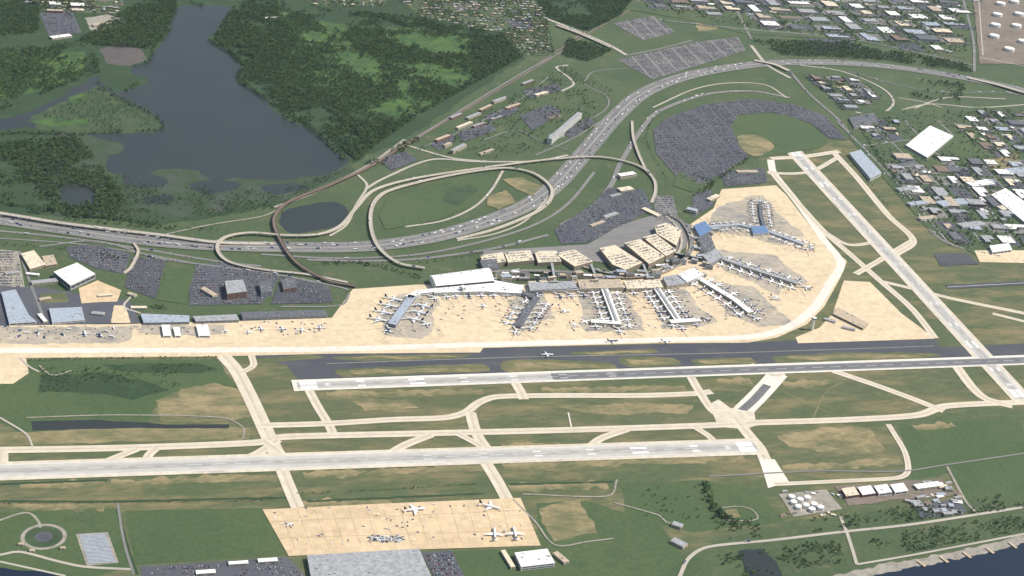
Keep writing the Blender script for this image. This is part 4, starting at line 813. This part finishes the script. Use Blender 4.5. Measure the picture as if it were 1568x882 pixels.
for k in range(48):
    s=k/47; x=745+s*300+random.uniform(-5,5); y=(424 if s<.8 else 424-(s-.8)*130)+random.uniform(-11,8)
    bar('terminal_annex',x,y,x+random.uniform(6,16),y+random.uniform(-2,1),random.uniform(8,20),random.uniform(9,21),random.choice(['roof_grey','roof_dark','roof_dark','roof_cream','roof_white','roof_bluegrey','roof_tan']),random.choice(['wall_grey','wall_cream','wall_tan']),3,2)
for k in range(18):
    x=1050+random.uniform(0,40); y=348+k*4+random.uniform(-4,4); bar('terminal_annex',x,y,x+random.uniform(5,12),y+random.uniform(-3,3),random.uniform(10,18),random.uniform(8,16),random.choice(['roof_grey','roof_dark','roof_tan','roof_bluegrey']),'wall_grey',3,2)
d1=deck('elevated_road',[(735,416),(810,414),(880,417),(940,424),(1000,420),(1042,402),(1060,375),(1045,340),(1010,322)],[5,9,9,9,9,9,9,7,2],13,'highway'); traffic(d1,11,.5)
d2=deck('elevated_road',[(850,392),(900,410),(960,421),(1010,412),(1040,385),(1042,355),(1020,330)],[2,5,6,6,6,5,2],9,'road_concrete'); traffic(d2,7,.3)
for a in((905,404,915,430,8,13),(985,404,995,430,8,13),(845,402,850,430,8,13),(1025,385,1075,395,8,14)): bar('pedestrian_bridge',*a,'roof_grey','glass',1,0)
def tower(x,y,h):
    c=G(x,y,0); V=[];Fc=[];MI=[]
    for z,r in((0,5),(h*.8,4),(h*.82,7.5),(h*.9,9),(h*.98,8),(h,5)):
        for k in range(12): V.append(Vector((c.x+r*cos(k*pi/6),c.y+r*sin(k*pi/6),z)))
    for j in range(5):
        for k in range(12): Fc.append([j*12+k,j*12+(k+1)%12,j*12+12+(k+1)%12,j*12+12+k]);MI.append(1 if j==3 else 0)
    Fc.append([60+k for k in range(12)]);MI.append(0); boxV(V,Fc,MI,c,AX,.5,.5,h,h+9,0); mkobj('control_tower',V,Fc,['wall_white','glass'],MI)
tower(1243,505,45)
for x,y,tx_,ty in((575,495,560,492),(590,478,606,484),(652,478,640,470),(652,498,640,488),(865,478,880,480),(938,524,960,523),(838,545,850,545),(1020,524,1040,523),(740,470,738,458),(690,462,692,450),(880,500,890,502),(1188,458,1200,462)):
    d=(G(tx_,ty)-G(x,y)).normalized(); put(G(x,y),math.atan2(d.y,d.x),random.choice(JM),md=30,z=zA+.6)
for x,y,s in((400,505,1),(432,505,1),(462,507,1),(490,503,1),(380,510,0),(345,508,0),(130,512,1)): put(G(x,y),math.atan2(AY.y,AY.x)+random.uniform(-.3,.3),JM[0] if s else JR,md=25)
zc=ZL['cargo']
for x,y,a in((635,783,.1),(750,778,-.5),(757,820,1.4),(788,819,1.5),(443,805,2.2),(445,812,2.4)):
    big=x>500; put(G(x,y),math.atan2(AX.y,AX.x)+a,JC if big else JR,'cargo_airliner' if big else 'regional_airliner',zc+.05,20)
n=110; P=[G(565+random.random()*55,821+random.random()*9) for k in range(n)]
instancer('cargo_containers',[(p.x,p.y,zc+.05) for p in P],[random.choice((0.3,1.9)) for p in P],1.1,carts)
P=[G(415+(i%2)*random.uniform(0,30)+random.uniform(0,390),773+random.random()*60) for i in range(60)]
instancer('ground_service_vehicles',[(p.x,p.y,zc+.05) for p in P],[random.random()*6 for p in P],1.,carts)
def lines(name,segs,z,mat):
    V=[];Fc=[]
    for i,(a,b,wd) in enumerate(segs):
        t=(b-a).normalized();nn=Vector((-t.y,t.x,0))*wd/2;k=len(V)
        for q in(a-nn,b-nn,b+nn,a+nn): V.append(Vector((q.x,q.y,z+.0012*i)))
        Fc.append([k,k+1,k+2,k+3])
    mkobj(name,V,Fc,[mat])
lines('stand_markings',LEAD,zA+.03,'lead_line')
lines('stand_markings',[(G(430+i*26,784-i*.9),G(452+i*25.4,842-i*1.1),.8) for i in range(14)]+[(G(415,800),G(805,782),1.),(G(425,825),G(818,812),1.)],zc+.04,'lead_line')
instancer('ground_service_vehicles',[g[:3] for g in GSE],[g[3] for g in GSE],1.,carts)
for pp,sp_,k_,co in(([(215,497),(510,490),(515,512),(215,516)],18,.35,carts),([(0,500),(215,497),(215,518),(0,522)],15,.4,movers),([(600,450),(1200,440),(1180,500),(600,512)],20,.22,carts)):
    P=grid(pp,sp_,.5,z=zA+.05); P=P[np.random.rand(len(P))<k_]; instancer('ground_service_vehicles',P,np.random.rand(len(P))*6,1.15,co)
# thin haze layer in the summer air
hm=bpy.data.materials.new('summer_haze'); hm.use_nodes=True; t=hm.node_tree; t.nodes.remove(t.nodes['Principled BSDF']); vs=t.nodes.new('ShaderNodeVolumeScatter')
vs.inputs['Color'].default_value=(.70,.85,1,1); vs.inputs['Density'].default_value=.75e-5; vs.inputs['Anisotropy'].default_value=.2; t.links.new(vs.outputs[0],t.nodes['Material Output'].inputs['Volume']); MT['haze']=hm
V=[];Fc=[];MI=[]; boxV(V,Fc,MI,Vector((0,4000,0)),Vector((1,0,0)),24000,22000,-5,3200,0); mkobj('atmosphere_haze',V,Fc,['haze'],MI)
print('OBJECTS',len(SC.objects),'maxlevel',max(l[4] for l in LV))
